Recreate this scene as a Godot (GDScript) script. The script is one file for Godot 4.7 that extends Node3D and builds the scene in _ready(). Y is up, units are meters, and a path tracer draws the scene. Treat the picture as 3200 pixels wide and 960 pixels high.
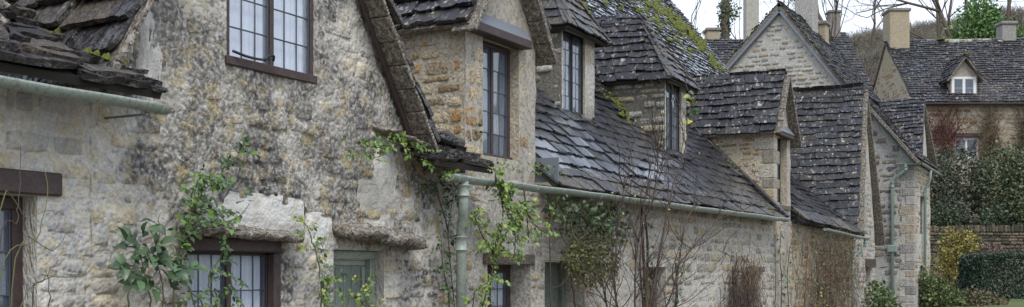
extends Node3D
# A row of old stone cottages under stone slates on a grey winter day.
# x runs along the row away from the viewer, z towards the garden, y up, metres.

var rng := RandomNumberGenerator.new()
var M := {}
var T := {}
var taken := {}
var tile_mesh := []
var stone_mesh := []
var leaf_mesh := []
var slates := []          # pieces waiting to be laid on the current cottage
var stones := []
var wob := FastNoiseLite.new()

const EYE := Vector3(0, 1.6, 7)
const FWD := Vector3(0.87631, 0, -0.48175)
const RGT := Vector3(0.48175, 0, 0.87631)


func site(r: float, y: float, f: float) -> Vector3:      # r metres to the right of, f metres ahead of the viewpoint on the lane
	return Vector3(0, 0, 7) + FWD * f + RGT * r + Vector3.UP * y


# ------------------------------------------------------------------ scene tree helpers
func numbered(called: String) -> String:
	if not taken.has(called):
		taken[called] = 0
		return called
	taken[called] += 1
	return "%s_%03d" % [called, taken[called]]


func thing(called: String, label: String, category: String, at := Vector3.ZERO, group := "") -> Node3D:
	var o := Node3D.new()
	o.name = numbered(called)
	add_child(o)
	o.position = at
	o.set_meta("label", label)
	o.set_meta("category", category)
	if group:
		o.set_meta("group", group)
	return o


func off(n: Node3D) -> Vector3:
	var p := Vector3.ZERO
	var k: Node = n
	while k != self and k != null:
		p += (k as Node3D).position
		k = k.get_parent()
	return p


func part(parent: Node3D, called: String, label := "") -> Node3D:
	var o := Node3D.new()
	o.name = called
	parent.add_child(o, true)
	if label:
		o.set_meta("label", label)
	return o


func put(parent: Node3D, called: String, mesh: Mesh, m: Material, xf := Transform3D()) -> MeshInstance3D:
	var o := MeshInstance3D.new()
	o.name = called
	o.mesh = mesh
	if m:
		o.material_override = m
	parent.add_child(o, true)
	var w := xf
	w.origin -= off(parent)
	o.transform = w
	return o


func ST() -> SurfaceTool:
	var st := SurfaceTool.new()
	st.begin(Mesh.PRIMITIVE_TRIANGLES)
	return st


func tri(st: SurfaceTool, a: Vector3, b: Vector3, c: Vector3) -> void:    # counter-clockwise seen from outside
	st.add_vertex(a)
	st.add_vertex(c)
	st.add_vertex(b)


func quad(st: SurfaceTool, a: Vector3, b: Vector3, c: Vector3, d: Vector3) -> void:
	tri(st, a, b, c)
	tri(st, a, c, d)


func done(st: SurfaceTool, _smooth := false) -> ArrayMesh:
	st.generate_normals()
	return st.commit()


# a box between two corners in a frame (origin, three axes), edges chamfered by c
func box(st: SurfaceTool, xf: Transform3D, lo: Vector3, hi: Vector3, c := 0.004) -> void:
	st.set_smooth_group(-1)
	c = minf(c, minf((hi.x - lo.x), minf(hi.y - lo.y, hi.z - lo.z)) * 0.3)
	var mid := (lo + hi) / 2
	var h := (hi - lo) / 2
	var ax := [Vector3.RIGHT, Vector3.UP, Vector3.BACK]
	var v := func(sx: float, sy: float, sz: float, k: int) -> Vector3:
		var p := Vector3(sx * (h.x - (0.0 if k == 0 else c)), sy * (h.y - (0.0 if k == 1 else c)), sz * (h.z - (0.0 if k == 2 else c)))
		return xf * (mid + p)
	for s: float in [-1.0, 1.0]:
		var f := [[v.call(s, -1, -1, 0), v.call(s, 1, -1, 0), v.call(s, 1, 1, 0), v.call(s, -1, 1, 0)], [v.call(-1, s, -1, 1), v.call(-1, s, 1, 1), v.call(1, s, 1, 1), v.call(1, s, -1, 1)], [v.call(-1, -1, s, 2), v.call(1, -1, s, 2), v.call(1, 1, s, 2), v.call(-1, 1, s, 2)]]
		for q in f:
			if s > 0:
				quad(st, q[0], q[1], q[2], q[3])
			else:
				quad(st, q[3], q[2], q[1], q[0])
	var det := xf.basis.determinant() > 0
	for a: float in [-1.0, 1.0]:
		for b: float in [-1.0, 1.0]:
			var e := [[v.call(a, b, -1, 0), v.call(a, b, 1, 0), v.call(a, b, 1, 1), v.call(a, b, -1, 1)], [v.call(a, -1, b, 0), v.call(a, -1, b, 2), v.call(a, 1, b, 2), v.call(a, 1, b, 0)], [v.call(-1, a, b, 1), v.call(1, a, b, 1), v.call(1, a, b, 2), v.call(-1, a, b, 2)]]
			for k in 3:
				var flip := a * b < 0
				if k == 0:
					flip = not flip
				if k == 1:
					flip = not flip
				if k == 2:
					flip = not flip
				if flip:
					quad(st, e[k][0], e[k][1], e[k][2], e[k][3])
				else:
					quad(st, e[k][3], e[k][2], e[k][1], e[k][0])
			for d: float in [-1.0, 1.0]:
				if a * b * d > 0:
					tri(st, v.call(a, b, d, 0), v.call(a, b, d, 1), v.call(a, b, d, 2))
				else:
					tri(st, v.call(a, b, d, 2), v.call(a, b, d, 1), v.call(a, b, d, 0))


func box_part(parent: Node3D, called: String, m: Material, lo: Vector3, hi: Vector3, c := 0.006, xf := Transform3D()) -> MeshInstance3D:
	var st := ST()
	box(st, xf, lo, hi, c)
	return put(parent, called, done(st), m)


func tube(st: SurfaceTool, pts: PackedVector3Array, r0: float, r1: float, sides := 6, radii := PackedFloat32Array()) -> void:
	st.set_smooth_group(1)
	var n := pts.size()
	var prev := []
	var up := Vector3(0.13, 0.31, 0.94).normalized()
	for i in n:
		var d := (pts[mini(i + 1, n - 1)] - pts[maxi(i - 1, 0)]).normalized()
		var s := d.cross(up)
		if s.length() < 0.1:
			s = d.cross(Vector3.RIGHT)
		s = s.normalized()
		var t := s.cross(d)
		up = t
		var r := lerpf(r0, r1, float(i) / maxf(n - 1, 1)) if radii.is_empty() else radii[i]
		var ring := []
		for k in sides:
			var a := TAU * k / sides
			ring.append(pts[i] + (s * cos(a) + t * sin(a)) * r)
		if i > 0:
			for k in sides:
				var k2 := (k + 1) % sides
				quad(st, prev[k], ring[k], ring[k2], prev[k2])
		prev = ring
		if i == n - 1 or i == 0:
			for k in sides:
				if i == 0:
					tri(st, pts[i], ring[k], ring[(k + 1) % sides])
				else:
					tri(st, pts[i], ring[(k + 1) % sides], ring[k])


func smooth_path(p: Array, steps := 5) -> PackedVector3Array:
	var out := PackedVector3Array()
	for i in p.size() - 1:
		var a: Vector3 = p[maxi(i - 1, 0)]
		var b: Vector3 = p[i]
		var c: Vector3 = p[i + 1]
		var d: Vector3 = p[mini(i + 2, p.size() - 1)]
		for k in steps:
			out.append(b.cubic_interpolate(c, a, d, float(k) / steps))
	out.append(p[-1])
	return out


# ------------------------------------------------------------------ textures and materials
func noise(seed_: int, period: float, octaves := 4, kind := FastNoiseLite.TYPE_SIMPLEX_SMOOTH) -> FastNoiseLite:
	var n := FastNoiseLite.new()
	n.seed = seed_
	n.frequency = 1.0 / period
	n.noise_type = kind
	n.fractal_octaves = octaves
	return n


func grey(n: FastNoiseLite, w: int, h: int, seamless := true) -> PackedByteArray:
	var im := n.get_seamless_image(w, h) if seamless else n.get_image(w, h)
	im.convert(Image.FORMAT_L8)
	return im.get_data()


func height_tex(n: FastNoiseLite, size := 512) -> ImageTexture:
	return ImageTexture.create_from_image(n.get_seamless_image(size, size))


func calmer(c: Color, k: float) -> Color:       # nearer to a neutral grey of its own lightness
	var g := c.r * 0.3 + c.g * 0.59 + c.b * 0.11
	return Color(lerpf(c.r, g, k), lerpf(c.g, g, k), lerpf(c.b, g * 1.01, k), c.a)


# colours laid over one another; each layer: [noise bytes, from, to, colour]: the colour comes in between the two grey values
func layered(base: Color, layers: Array, calm := 0.0, w := 512, h := 512) -> ImageTexture:
	base = calmer(base, calm)
	for l in layers:
		l[3] = calmer(l[3], calm)
	var buf := PackedByteArray()
	buf.resize(w * h * 3)
	var br := base.r * 255
	var bg := base.g * 255
	var bb := base.b * 255
	var luts := []
	for l in layers:
		var lut := PackedFloat32Array()
		lut.resize(256)
		for i in 256:
			lut[i] = smoothstep(l[1], l[2], i / 255.0) * (l[3] as Color).a if l[1] < l[2] else (1.0 - smoothstep(l[2], l[1], i / 255.0)) * (l[3] as Color).a
		luts.append(lut)
	var cnt := layers.size()
	for i in w * h:
		var r := br
		var g := bg
		var b := bb
		for k in cnt:
			var d: PackedByteArray = layers[k][0]
			var s: float = luts[k][d[i]]
			if s > 0.003:
				var c: Color = layers[k][3]
				r += (c.r * 255 - r) * s
				g += (c.g * 255 - g) * s
				b += (c.b * 255 - b) * s
		buf[i * 3] = int(r)
		buf[i * 3 + 1] = int(g)
		buf[i * 3 + 2] = int(b)
	return ImageTexture.create_from_image(Image.create_from_data(w, h, false, Image.FORMAT_RGB8, buf))


func c8(r: float, g: float, b: float, a := 1.0) -> Color:
	return Color(r / 255, g / 255, b / 255, a)


func mat(tint: Color, rough := 0.9, tex: Texture2D = null, size := 2.0, bump: Texture2D = null, bump_cm := 0.0, bump_size := 0.0) -> StandardMaterial3D:
	var m := StandardMaterial3D.new()
	m.albedo_color = tint
	m.roughness = rough
	m.metallic_specular = 0.5
	if tex:
		m.albedo_texture = tex
	if bump:
		m.heightmap_enabled = true
		m.heightmap_texture = bump
		m.heightmap_scale = bump_cm
	if tex or bump:
		m.uv1_triplanar = true
		m.uv1_world_triplanar = true
		m.uv1_scale = Vector3.ONE / size
		m.uv1_triplanar_sharpness = 4.0
	return m


func tinted(m: StandardMaterial3D, tints: Array) -> Array:
	var out := []
	for t in tints:
		var k: StandardMaterial3D = m.duplicate()
		k.albedo_color = t
		out.append(k)
	return out


# weathering of the two near house fronts, 10 m by 5 m: where lichen, old limewash, soot and bare stone lie
func facade_texture() -> ImageTexture:
	var w := 1280
	var h := 640
	var a := grey(noise(3, 16, 5), w, h, false)          # stone-sized mottling
	var b := grey(noise(4, 4.2, 3), w, h, false)         # grain
	var c := grey(noise(5, 95, 4), w, h, false)          # broad patches
	var d := grey(noise(6, 7.5, 3), w, h, false)         # crusts
	var e := grey(noise(7, 34, 4), w, h, false)          # ochre patches
	var buf := PackedByteArray()
	buf.resize(w * h * 3)
	var bump := PackedByteArray()
	bump.resize(w * h)
	for j in h:
		var y := 5.0 - 5.0 * (j + 0.5) / h
		for i in w:
			var x := 4.5 + 10.0 * (i + 0.5) / w
			var k := j * w + i
			var na := a[k] / 255.0
			var nb := b[k] / 255.0
			var nc := c[k] / 255.0
			var nd := d[k] / 255.0
			var ne := e[k] / 255.0
			var xw := x + (nc - 0.5) * 0.5
			var yw := y + (ne - 0.5) * 0.6
			# limestone: cream to buff to blue-grey
			var r := 200.0 + 40 * (na - 0.5)
			var g := 193.0 + 40 * (na - 0.5)
			var bl := 178.0 + 40 * (na - 0.5)
			var s := smoothstep(0.5, 0.66, ne) * 0.55
			r += (186 - r) * s
			g += (172 - g) * s
			bl += (146 - bl) * s
			s = smoothstep(0.46, 0.60, nc * 0.4 + na * 0.6) * 0.6
			r += (164 - r) * s
			g += (164 - g) * s
			bl += (165 - bl) * s
			# how strongly the gable is weathered here
			var dark := smoothstep(6.36, 6.60, xw) * (1.0 - smoothstep(10.9, 11.6, xw))
			var amount := 0.0
			if dark > 0.0:
				amount = lerpf(0.55, 1.0, smoothstep(1.9, 2.5, yw) * (1.0 - smoothstep(3.3, 4.0, yw)))
				amount -= 0.30 * smoothstep(3.1, 3.6, yw) * smoothstep(8.6, 9.2, xw)
				amount -= 0.20 * smoothstep(9.3, 9.9, xw) * (1.0 - smoothstep(2.9, 3.3, yw))
				s = dark * 0.72 * clampf(amount + (nc - 0.5) * 1.6, 0.0, 1.0)
				r += (128 - r) * s
				g += (123 - g) * s
				bl += (115 - bl) * s
			amount = clampf(amount + (nc - 0.5) * 1.6 + (ne - 0.5) * 0.6, 0.0, 1.0) * dark + 0.08 * (1.0 - dark)
			var grime := na * 0.27 + nb * 0.33 + nd * 0.40
			s = smoothstep(0.63 - amount * 0.20, 0.74 - amount * 0.18, grime) * (0.34 + 0.34 * amount)
			r += (84 - r) * s
			g += (80 - g) * s
			bl += (74 - bl) * s
			# black sooty crust in clumps
			s = smoothstep(0.60, 0.70, na * 0.5 + nc * 0.5) * smoothstep(0.45, 0.6, nd) * dark * amount * 0.7
			r += (62 - r) * s
			g += (60 - g) * s
			bl += (58 - bl) * s
			# pale flecks of old limewash
			s = smoothstep(0.60, 0.68, 1.0 - (nd * 0.6 + nb * 0.4)) * 0.85 * (0.3 + 0.4 * dark)
			r += (214 - r) * s
			g += (211 - g) * s
			bl += (205 - bl) * s
			# ochre lichen
			var oc := dark * smoothstep(1.6, 2.2, yw) * (1.0 - smoothstep(3.5, 3.9, yw))
			s = smoothstep(0.60, 0.67, ne * 0.6 + nb * 0.4) * 0.7 * oc
			r += (170 - r) * s
			g += (144 - g) * s
			bl += (88 - bl) * s
			var lum := 0.3 * r + 0.59 * g + 0.11 * bl
			r += (lum - r) * 0.2
			g += (lum - g) * 0.2
			bl += (lum * 1.01 - bl) * 0.2
			var grain := 1.0 + (nb - 0.5) * 0.24
			buf[k * 3] = clampi(int(r * grain), 0, 255)
			buf[k * 3 + 1] = clampi(int(g * grain), 0, 255)
			buf[k * 3 + 2] = clampi(int(bl * grain), 0, 255)
			bump[k] = clampi(int(255 * (0.15 + 0.45 * na + 0.25 * nd + 0.15 * nb)), 0, 255)
	T.facade_bump = ImageTexture.create_from_image(Image.create_from_data(w, h, false, Image.FORMAT_L8, bump))
	return ImageTexture.create_from_image(Image.create_from_data(w, h, false, Image.FORMAT_RGB8, buf))


func make_materials() -> void:
	var n1 := grey(noise(11, 90, 5), 512, 512)
	var n2 := grey(noise(12, 16, 4), 512, 512)
	var n3 := grey(noise(13, 34, 4), 512, 512)
	var n4 := grey(noise(14, 5, 2), 512, 512)
	var n5 := grey(noise(15, 26, 5), 512, 512)
	T.rough = height_tex(noise(21, 14, 5))
	T.coarse = height_tex(noise(22, 40, 5))
	T.fine = height_tex(noise(23, 6, 3))
	T.ridged = height_tex(noise(24, 60, 5), 512)
	# facade
	T.facade = facade_texture()
	var f := mat(Color.WHITE, 0.95, T.facade, 1.0, T.facade_bump, 4.5)
	f.uv1_scale = Vector3(0.1, 0.2, 0.2)
	f.uv1_offset = Vector3(-0.45, 0, 0)
	f.uv1_triplanar_sharpness = 8.0
	M.facade = f
	# stone of the further walls
	T.pale = layered(c8(196, 188, 170), [[n1, 0.45, 0.65, c8(184, 170, 142, 0.7)], [n3, 0.5, 0.66, c8(150, 147, 141, 0.75)], [n2, 0.56, 0.7, c8(112, 107, 99, 0.7)], [n4, 0.56, 0.75, c8(218, 214, 204, 0.7)], [n4, 0.42, 0.2, c8(112, 106, 96, 0.6)]], 0.20)
	T.ochre = layered(c8(190, 174, 142), [[n1, 0.5, 0.65, c8(176, 144, 100, 0.75)], [n3, 0.48, 0.66, c8(184, 178, 166, 0.8)], [n5, 0.58, 0.7, c8(134, 106, 76, 0.7)], [n2, 0.56, 0.72, c8(108, 100, 88, 0.65)], [n4, 0.42, 0.2, c8(116, 104, 88, 0.6)]], 0.00)
	T.greystone = layered(c8(178, 173, 164), [[n1, 0.45, 0.65, c8(158, 153, 144, 0.7)], [n3, 0.5, 0.66, c8(196, 191, 182, 0.7)], [n2, 0.54, 0.68, c8(112, 108, 103, 0.8)], [n4, 0.42, 0.2, c8(112, 106, 98, 0.6)]], 0.25)
	T.slate = layered(c8(50, 52, 60), [[n1, 0.45, 0.65, c8(66, 66, 70, 0.6)], [n3, 0.52, 0.7, c8(34, 35, 42, 0.8)], [n5, 0.62, 0.76, c8(84, 80, 74, 0.45)], [n2, 0.72, 0.79, c8(160, 161, 158, 0.6)], [n4, 0.7, 0.9, c8(90, 92, 96, 0.35)]])
	T.slate_near = layered(c8(78, 74, 71), [[n1, 0.45, 0.65, c8(96, 90, 82, 0.6)], [n3, 0.5, 0.68, c8(48, 46, 48, 0.85)], [n5, 0.58, 0.72, c8(116, 106, 92, 0.55)], [n2, 0.7, 0.78, c8(172, 170, 162, 0.6)], [n4, 0.4, 0.2, c8(44, 42, 42, 0.6)]])
	T.slate_spotted = layered(c8(48, 48, 55), [[n1, 0.45, 0.65, c8(64, 62, 65, 0.6)], [n3, 0.52, 0.7, c8(36, 37, 43, 0.8)], [n5, 0.70, 0.74, c8(196, 195, 189, 0.85)], [n2, 0.77, 0.82, c8(170, 169, 163, 0.6)], [n3, 0.34, 0.26, c8(88, 86, 64, 0.5)]])
	T.mortar = layered(c8(196, 191, 180), [[n1, 0.45, 0.65, c8(182, 176, 164, 0.7)], [n2, 0.52, 0.7, c8(148, 142, 132, 0.7)], [n3, 0.56, 0.72, c8(168, 156, 132, 0.5)], [n4, 0.42, 0.2, c8(122, 117, 108, 0.6)]], 0.20)
	T.lime = layered(c8(214, 211, 204), [[n1, 0.45, 0.7, c8(196, 188, 172, 0.7)], [n2, 0.6, 0.8, c8(176, 170, 158, 0.6)], [n4, 0.4, 0.2, c8(186, 180, 170, 0.5)]], 0.20)
	T.plaster = layered(c8(184, 174, 154), [[n1, 0.45, 0.65, c8(168, 160, 144, 0.8)], [n5, 0.56, 0.72, c8(134, 127, 115, 0.65)], [n2, 0.6, 0.75, c8(120, 114, 104, 0.5)], [n4, 0.4, 0.2, c8(156, 148, 132, 0.5)]], 0.20)
	T.wood = layered(c8(64, 50, 48), [[n1, 0.45, 0.65, c8(78, 62, 58, 0.7)], [n2, 0.55, 0.75, c8(50, 39, 38, 0.7)]])
	T.oldwood = layered(c8(116, 104, 92), [[n3, 0.45, 0.65, c8(82, 72, 64, 0.8)], [n2, 0.55, 0.7, c8(50, 44, 40, 0.8)], [n4, 0.6, 0.8, c8(160, 152, 140, 0.6)]])
	T.ledge = layered(c8(112, 102, 90), [[n3, 0.45, 0.62, c8(168, 160, 148, 0.8)], [n2, 0.55, 0.7, c8(58, 52, 46, 0.85)], [n5, 0.6, 0.75, c8(138, 116, 82, 0.7)]], 0.25)
	T.paint = layered(c8(146, 156, 147), [[n1, 0.45, 0.7, c8(134, 144, 135, 0.7)], [n2, 0.62, 0.76, c8(112, 117, 103, 0.7)], [n5, 0.66, 0.76, c8(118, 108, 90, 0.5)]])
	T.moss = layered(c8(96, 101, 42), [[n3, 0.45, 0.65, c8(122, 122, 50, 0.8)], [n2, 0.55, 0.7, c8(58, 70, 28, 0.8)]])
	T.grass = layered(c8(78, 96, 52), [[n3, 0.45, 0.65, c8(98, 110, 60, 0.8)], [n2, 0.55, 0.7, c8(62, 70, 42, 0.8)]])
	T.earth = layered(c8(98, 88, 66), [[n1, 0.45, 0.65, c8(86, 84, 60, 0.8)], [n2, 0.55, 0.7, c8(72, 62, 50, 0.8)]])
	T.leafy = layered(c8(255, 255, 255), [[n4, 0.45, 0.7, c8(200, 206, 190, 0.8)]])
	T.bark = layered(c8(96, 86, 76), [[n3, 0.45, 0.65, c8(76, 68, 60, 0.8)], [n2, 0.55, 0.7, c8(112, 106, 92, 0.8)]])
	var white := Color.WHITE
	M.pale = tinted(mat(white, 0.95, T.pale, 1.7, T.rough, 0.8), [Color(1, 0.99, 0.97), Color(0.86, 0.86, 0.86), Color(1.0, 0.95, 0.86), Color(0.8, 0.79, 0.78), Color(0.94, 0.9, 0.82)])
	M.ochre = tinted(mat(white, 0.95, T.ochre, 1.7, T.rough, 0.8), [white, Color(0.88, 0.86, 0.84), Color(0.96, 0.88, 0.76), Color(0.76, 0.73, 0.69), Color(0.9, 0.81, 0.69)])
	M.grey = tinted(mat(white, 0.95, T.greystone, 1.7, T.rough, 0.8), [white, Color(0.9, 0.9, 0.9), Color(1.0, 0.95, 0.88), Color(0.82, 0.81, 0.8)])
	M.wallstone = tinted(mat(white, 0.95, T.ledge, 1.3, T.rough, 0.8), [Color(0.8, 0.8, 0.74), Color(0.66, 0.67, 0.62), Color(0.9, 0.86, 0.76), Color(0.55, 0.56, 0.5)])  # garden wall: greyer tints, with the shade of the trees put into them
	M.facade_stone = tinted(f, [white, Color(0.94, 0.94, 0.95), Color(1.0, 0.97, 0.91), Color(0.88, 0.88, 0.89), Color(0.97, 0.94, 0.88)])
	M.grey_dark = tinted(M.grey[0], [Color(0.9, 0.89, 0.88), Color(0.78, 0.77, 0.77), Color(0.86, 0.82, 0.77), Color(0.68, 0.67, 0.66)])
	M.mortar = mat(white, 1.0, T.mortar, 2.3, T.rough, 1.0)
	M.mortar_ochre = mat(Color(0.97, 0.94, 0.88), 1.0, T.mortar, 2.1, T.rough, 1.0)
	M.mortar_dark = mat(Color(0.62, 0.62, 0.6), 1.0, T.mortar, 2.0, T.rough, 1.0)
	M.mortar_grey = mat(Color(0.98, 0.99, 1.0), 1.0, T.mortar, 2.0, T.rough, 1.0)
	M.slate = tinted(mat(white, 0.5, T.slate_near, 1.3, T.coarse, 3.0), [white, Color(0.8, 0.8, 0.84), Color(1.0, 0.95, 0.88), Color(0.66, 0.65, 0.68)])
	M.slate[1].roughness = 0.3
	M.slate[3].roughness = 0.36
	M.slate_wet = tinted(mat(white, 0.14, T.slate, 1.9, T.rough, 0.15), [white, Color(0.82, 0.82, 0.88), Color(1.0, 0.97, 0.94), Color(0.7, 0.7, 0.74), Color(0.9, 0.9, 0.94)])
	M.slate_wet[1].roughness = 0.22
	M.slate_wet[3].roughness = 0.34
	for k in M.slate_wet:
		k.metallic_specular = 0.7
		k.clearcoat_enabled = true          # rain water standing on the slates
		k.clearcoat = 0.9
		k.clearcoat_roughness = 0.28
	M.slate_spotted = tinted(mat(white, 0.55, T.slate_spotted, 2.9, T.rough, 1.1), [white, Color(0.84, 0.83, 0.86), Color(1.0, 0.95, 0.88), Color(0.7, 0.68, 0.68)])
	M.verge = mat(white, 0.9, T.ledge, 1.3, T.rough, 1.2)
	M.deck = mat(c8(52, 48, 44), 1.0)
	M.lime = mat(Color(0.95, 0.95, 0.95), 0.95, T.lime, 1.5, T.rough, 0.7)
	M.lime_old = mat(Color(0.86, 0.85, 0.83), 0.95, T.lime, 1.5, T.rough, 0.7)
	M.plaster = mat(Color(0.96, 0.96, 0.97), 0.95, T.plaster, 1.9, T.fine, 0.3)
	M.wood = mat(white, 0.6, T.wood, 1.1, T.fine, 0.15)
	M.wood_black = mat(c8(40, 36, 38), 0.5, T.wood, 1.1)
	M.oldwood = mat(white, 0.9, T.oldwood, 0.9, T.rough, 1.0)
	M.ledge = mat(white, 0.95, T.ledge, 1.1, T.coarse, 1.1)
	M.paint = mat(white, 0.42, T.paint, 1.3)
	M.paint_dark = mat(Color(0.82, 0.84, 0.84), 0.5, T.paint, 1.3)
	M.paint_teal = mat(c8(138, 153, 147), 0.5, T.leafy, 1.3)
	M.lead = mat(c8(120, 126, 136), 0.45, T.leafy, 0.8)
	M.iron = mat(c8(34, 34, 38), 0.45)
	M.bar = mat(c8(70, 74, 82), 0.5)
	M.white = mat(c8(222, 222, 220), 0.5)
	M.moss = mat(white, 1.0, T.moss, 0.7, T.fine, 1.0)
	M.grass = mat(white, 1.0, T.grass, 3.0, T.rough, 2.0)
	M.earth = mat(white, 1.0, T.earth, 9.0, T.rough, 3.0)
	M.gravel = mat(Color(0.66, 0.65, 0.63), 1.0, T.mortar, 1.7, T.rough, 1.0)
	M.bark = mat(Color(1, 0.99, 0.97), 0.95, T.bark, 0.8, T.rough, 1.0)
	M.twig = mat(c8(76, 62, 57), 0.8, T.leafy, 0.3)
	M.twig_pale = mat(c8(128, 108, 88), 0.8, T.leafy, 0.3)
	M.twig_green = mat(c8(96, 100, 62), 0.7, T.leafy, 0.3)
	M.room = mat(c8(46, 44, 42), 1.0)
	var cur := mat(c8(226, 232, 242), 1.0)
	cur.backlight_enabled = true
	cur.backlight = Color(0.35, 0.35, 0.36)
	M.curtain = cur
	M.curtain_dimmed = mat(c8(112, 120, 128), 1.0)  # dormer curtains: the dimness indoors is put into the cloth colour
	var gl := StandardMaterial3D.new()
	gl.albedo_color = Color(0.6, 0.7, 0.82, 0.08)
	gl.transparency = BaseMaterial3D.TRANSPARENCY_ALPHA
	gl.roughness = 0.04
	gl.metallic_specular = 0.7
	M.glass = gl
	M.leaf = []
	for t in [c8(86, 112, 62), c8(70, 96, 54), c8(104, 126, 62), c8(62, 84, 60), c8(124, 140, 66), c8(92, 116, 84)]:
		var l := mat(t, 0.42, T.leafy, 0.2)
		l.backlight_enabled = true
		l.backlight = Color(0.3, 0.34, 0.12)
		M.leaf.append(l)
	M.leaf_bright = []
	for t in [c8(124, 146, 64), c8(104, 134, 58), c8(146, 160, 70), c8(92, 118, 62), c8(164, 164, 70)]:
		var l := mat(t, 0.45, T.leafy, 0.2)
		l.backlight_enabled = true
		l.backlight = Color(0.34, 0.36, 0.12)
		M.leaf_bright.append(l)
	var fo := StandardMaterial3D.new()
	fo.vertex_color_use_as_albedo = true
	fo.roughness = 0.55
	fo.backlight_enabled = true
	fo.backlight = Color(0.25, 0.28, 0.1)
	M.foliage = fo


# ------------------------------------------------------------------ piece meshes
func make_pieces() -> void:
	for v in 10:
		rng.seed = 100 + v
		# a stone slate: x across, -z from the exposed lower edge (0) up the slope (1), y its thickness
		var nx := 5
		var top := []
		var zs := [0.0, 0.3, 1.0]
		var inset := [rng.randf_range(0.0, 0.05), rng.randf_range(0.0, 0.05)]
		for j in 3:
			var row := []
			for i in nx:
				var x := -0.5 + float(i) / (nx - 1)
				var z: float = zs[j]
				if j == 0:
					z += rng.randf_range(-0.03, 0.09) if v > 5 else rng.randf_range(-0.02, 0.03)
					if i == 0 or i == nx - 1:
						z += rng.randf_range(0.02, 0.14) if v > 5 else rng.randf_range(0.0, 0.05)
						x *= 1.0 - inset[0]
				else:
					x += rng.randf_range(-0.015, 0.015)
				row.append(Vector3(x, 1.0 + rng.randf_range(-0.22, 0.22), -z))
			top.append(row)
		var st := ST()
		st.set_smooth_group(1)
		for j in 2:
			for i in nx - 1:
				quad(st, top[j][i], top[j][i + 1], top[j + 1][i + 1], top[j + 1][i])
		st.set_smooth_group(-1)
		var low := []
		for i in nx:
			var p: Vector3 = top[0][i]
			low.append(Vector3(p.x * 0.98, rng.randf_range(-0.1, 0.15), p.z - rng.randf_range(0.0, 0.03)))
		for i in nx - 1:
			quad(st, low[i], low[i + 1], top[0][i + 1], top[0][i])
		for s in [0, nx - 1]:
			var q: Array = [low[s], Vector3(top[1][s].x, 0, top[1][s].z), Vector3(top[2][s].x, 0, top[2][s].z)]
			for j in 2:
				if s > 0:
					quad(st, q[j], q[j + 1], top[j + 1][s], top[j][s])
				else:
					quad(st, q[j + 1], q[j], top[j][s], top[j + 1][s])
		quad(st, Vector3(-0.5, 0, -1), Vector3(0.5, 0, -1), low[nx - 1], low[0])
		tile_mesh.append(done(st))
	for v in 12:
		rng.seed = 300 + v
		# a wall stone: x across, y up, its face looking along z; the rim lies at z = -1
		var us := [-1.0, -0.86, -0.3, 0.3, 0.86, 1.0]
		var vs := [-1.0, -0.78, 0.0, 0.78, 1.0]
		var g := []
		var pw := rng.randf_range(0.05, 0.2)
		for j in 5:
			var row := []
			for i in 6:
				var edge: bool = i == 0 or j == 0 or i == 5 or j == 4
				var x: float = us[i] * (1.0 - pw * 0.5 * vs[j] * vs[j]) + rng.randf_range(-0.05, 0.05)
				var y: float = vs[j] * (1.0 - pw * us[i] * us[i]) + rng.randf_range(-0.07, 0.07)
				var z := -1.0 if edge else rng.randf_range(-0.28, 0.18)
				row.append(Vector3(x * 0.5, y * 0.5, z))
			g.append(row)
		var st := ST()
		st.set_smooth_group(1)
		for j in 4:
			for i in 5:
				quad(st, g[j][i], g[j][i + 1], g[j + 1][i + 1], g[j + 1][i])
		stone_mesh.append(done(st, true))
	for v in 3:
		rng.seed = 500 + v
		# a leaf: from its stalk at the origin along z, folded along the midrib, tip drooping
		var st := ST()
		st.set_smooth_group(1)
		var mid := [Vector3(0, 0, 0), Vector3(0, 0.02, 0.33), Vector3(0, 0.0, 0.7), Vector3(0, -0.1 - 0.05 * v, 1.0)]
		var wid := [0.0, 0.3 + 0.03 * v, 0.24, 0.0]
		for k in 3:
			for s: float in [-1.0, 1.0]:
				var a: Vector3 = mid[k]
				var b: Vector3 = mid[k + 1]
				var a2: Vector3 = a + Vector3(s * wid[k], 0.09 * wid[k] / 0.3, 0.04)
				var b2: Vector3 = b + Vector3(s * wid[k + 1], 0.09 * wid[k + 1] / 0.3, 0.04)
				if s > 0:
					quad(st, a, b, b2, a2)
				else:
					quad(st, a, a2, b2, b)
		leaf_mesh.append(done(st))


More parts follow.
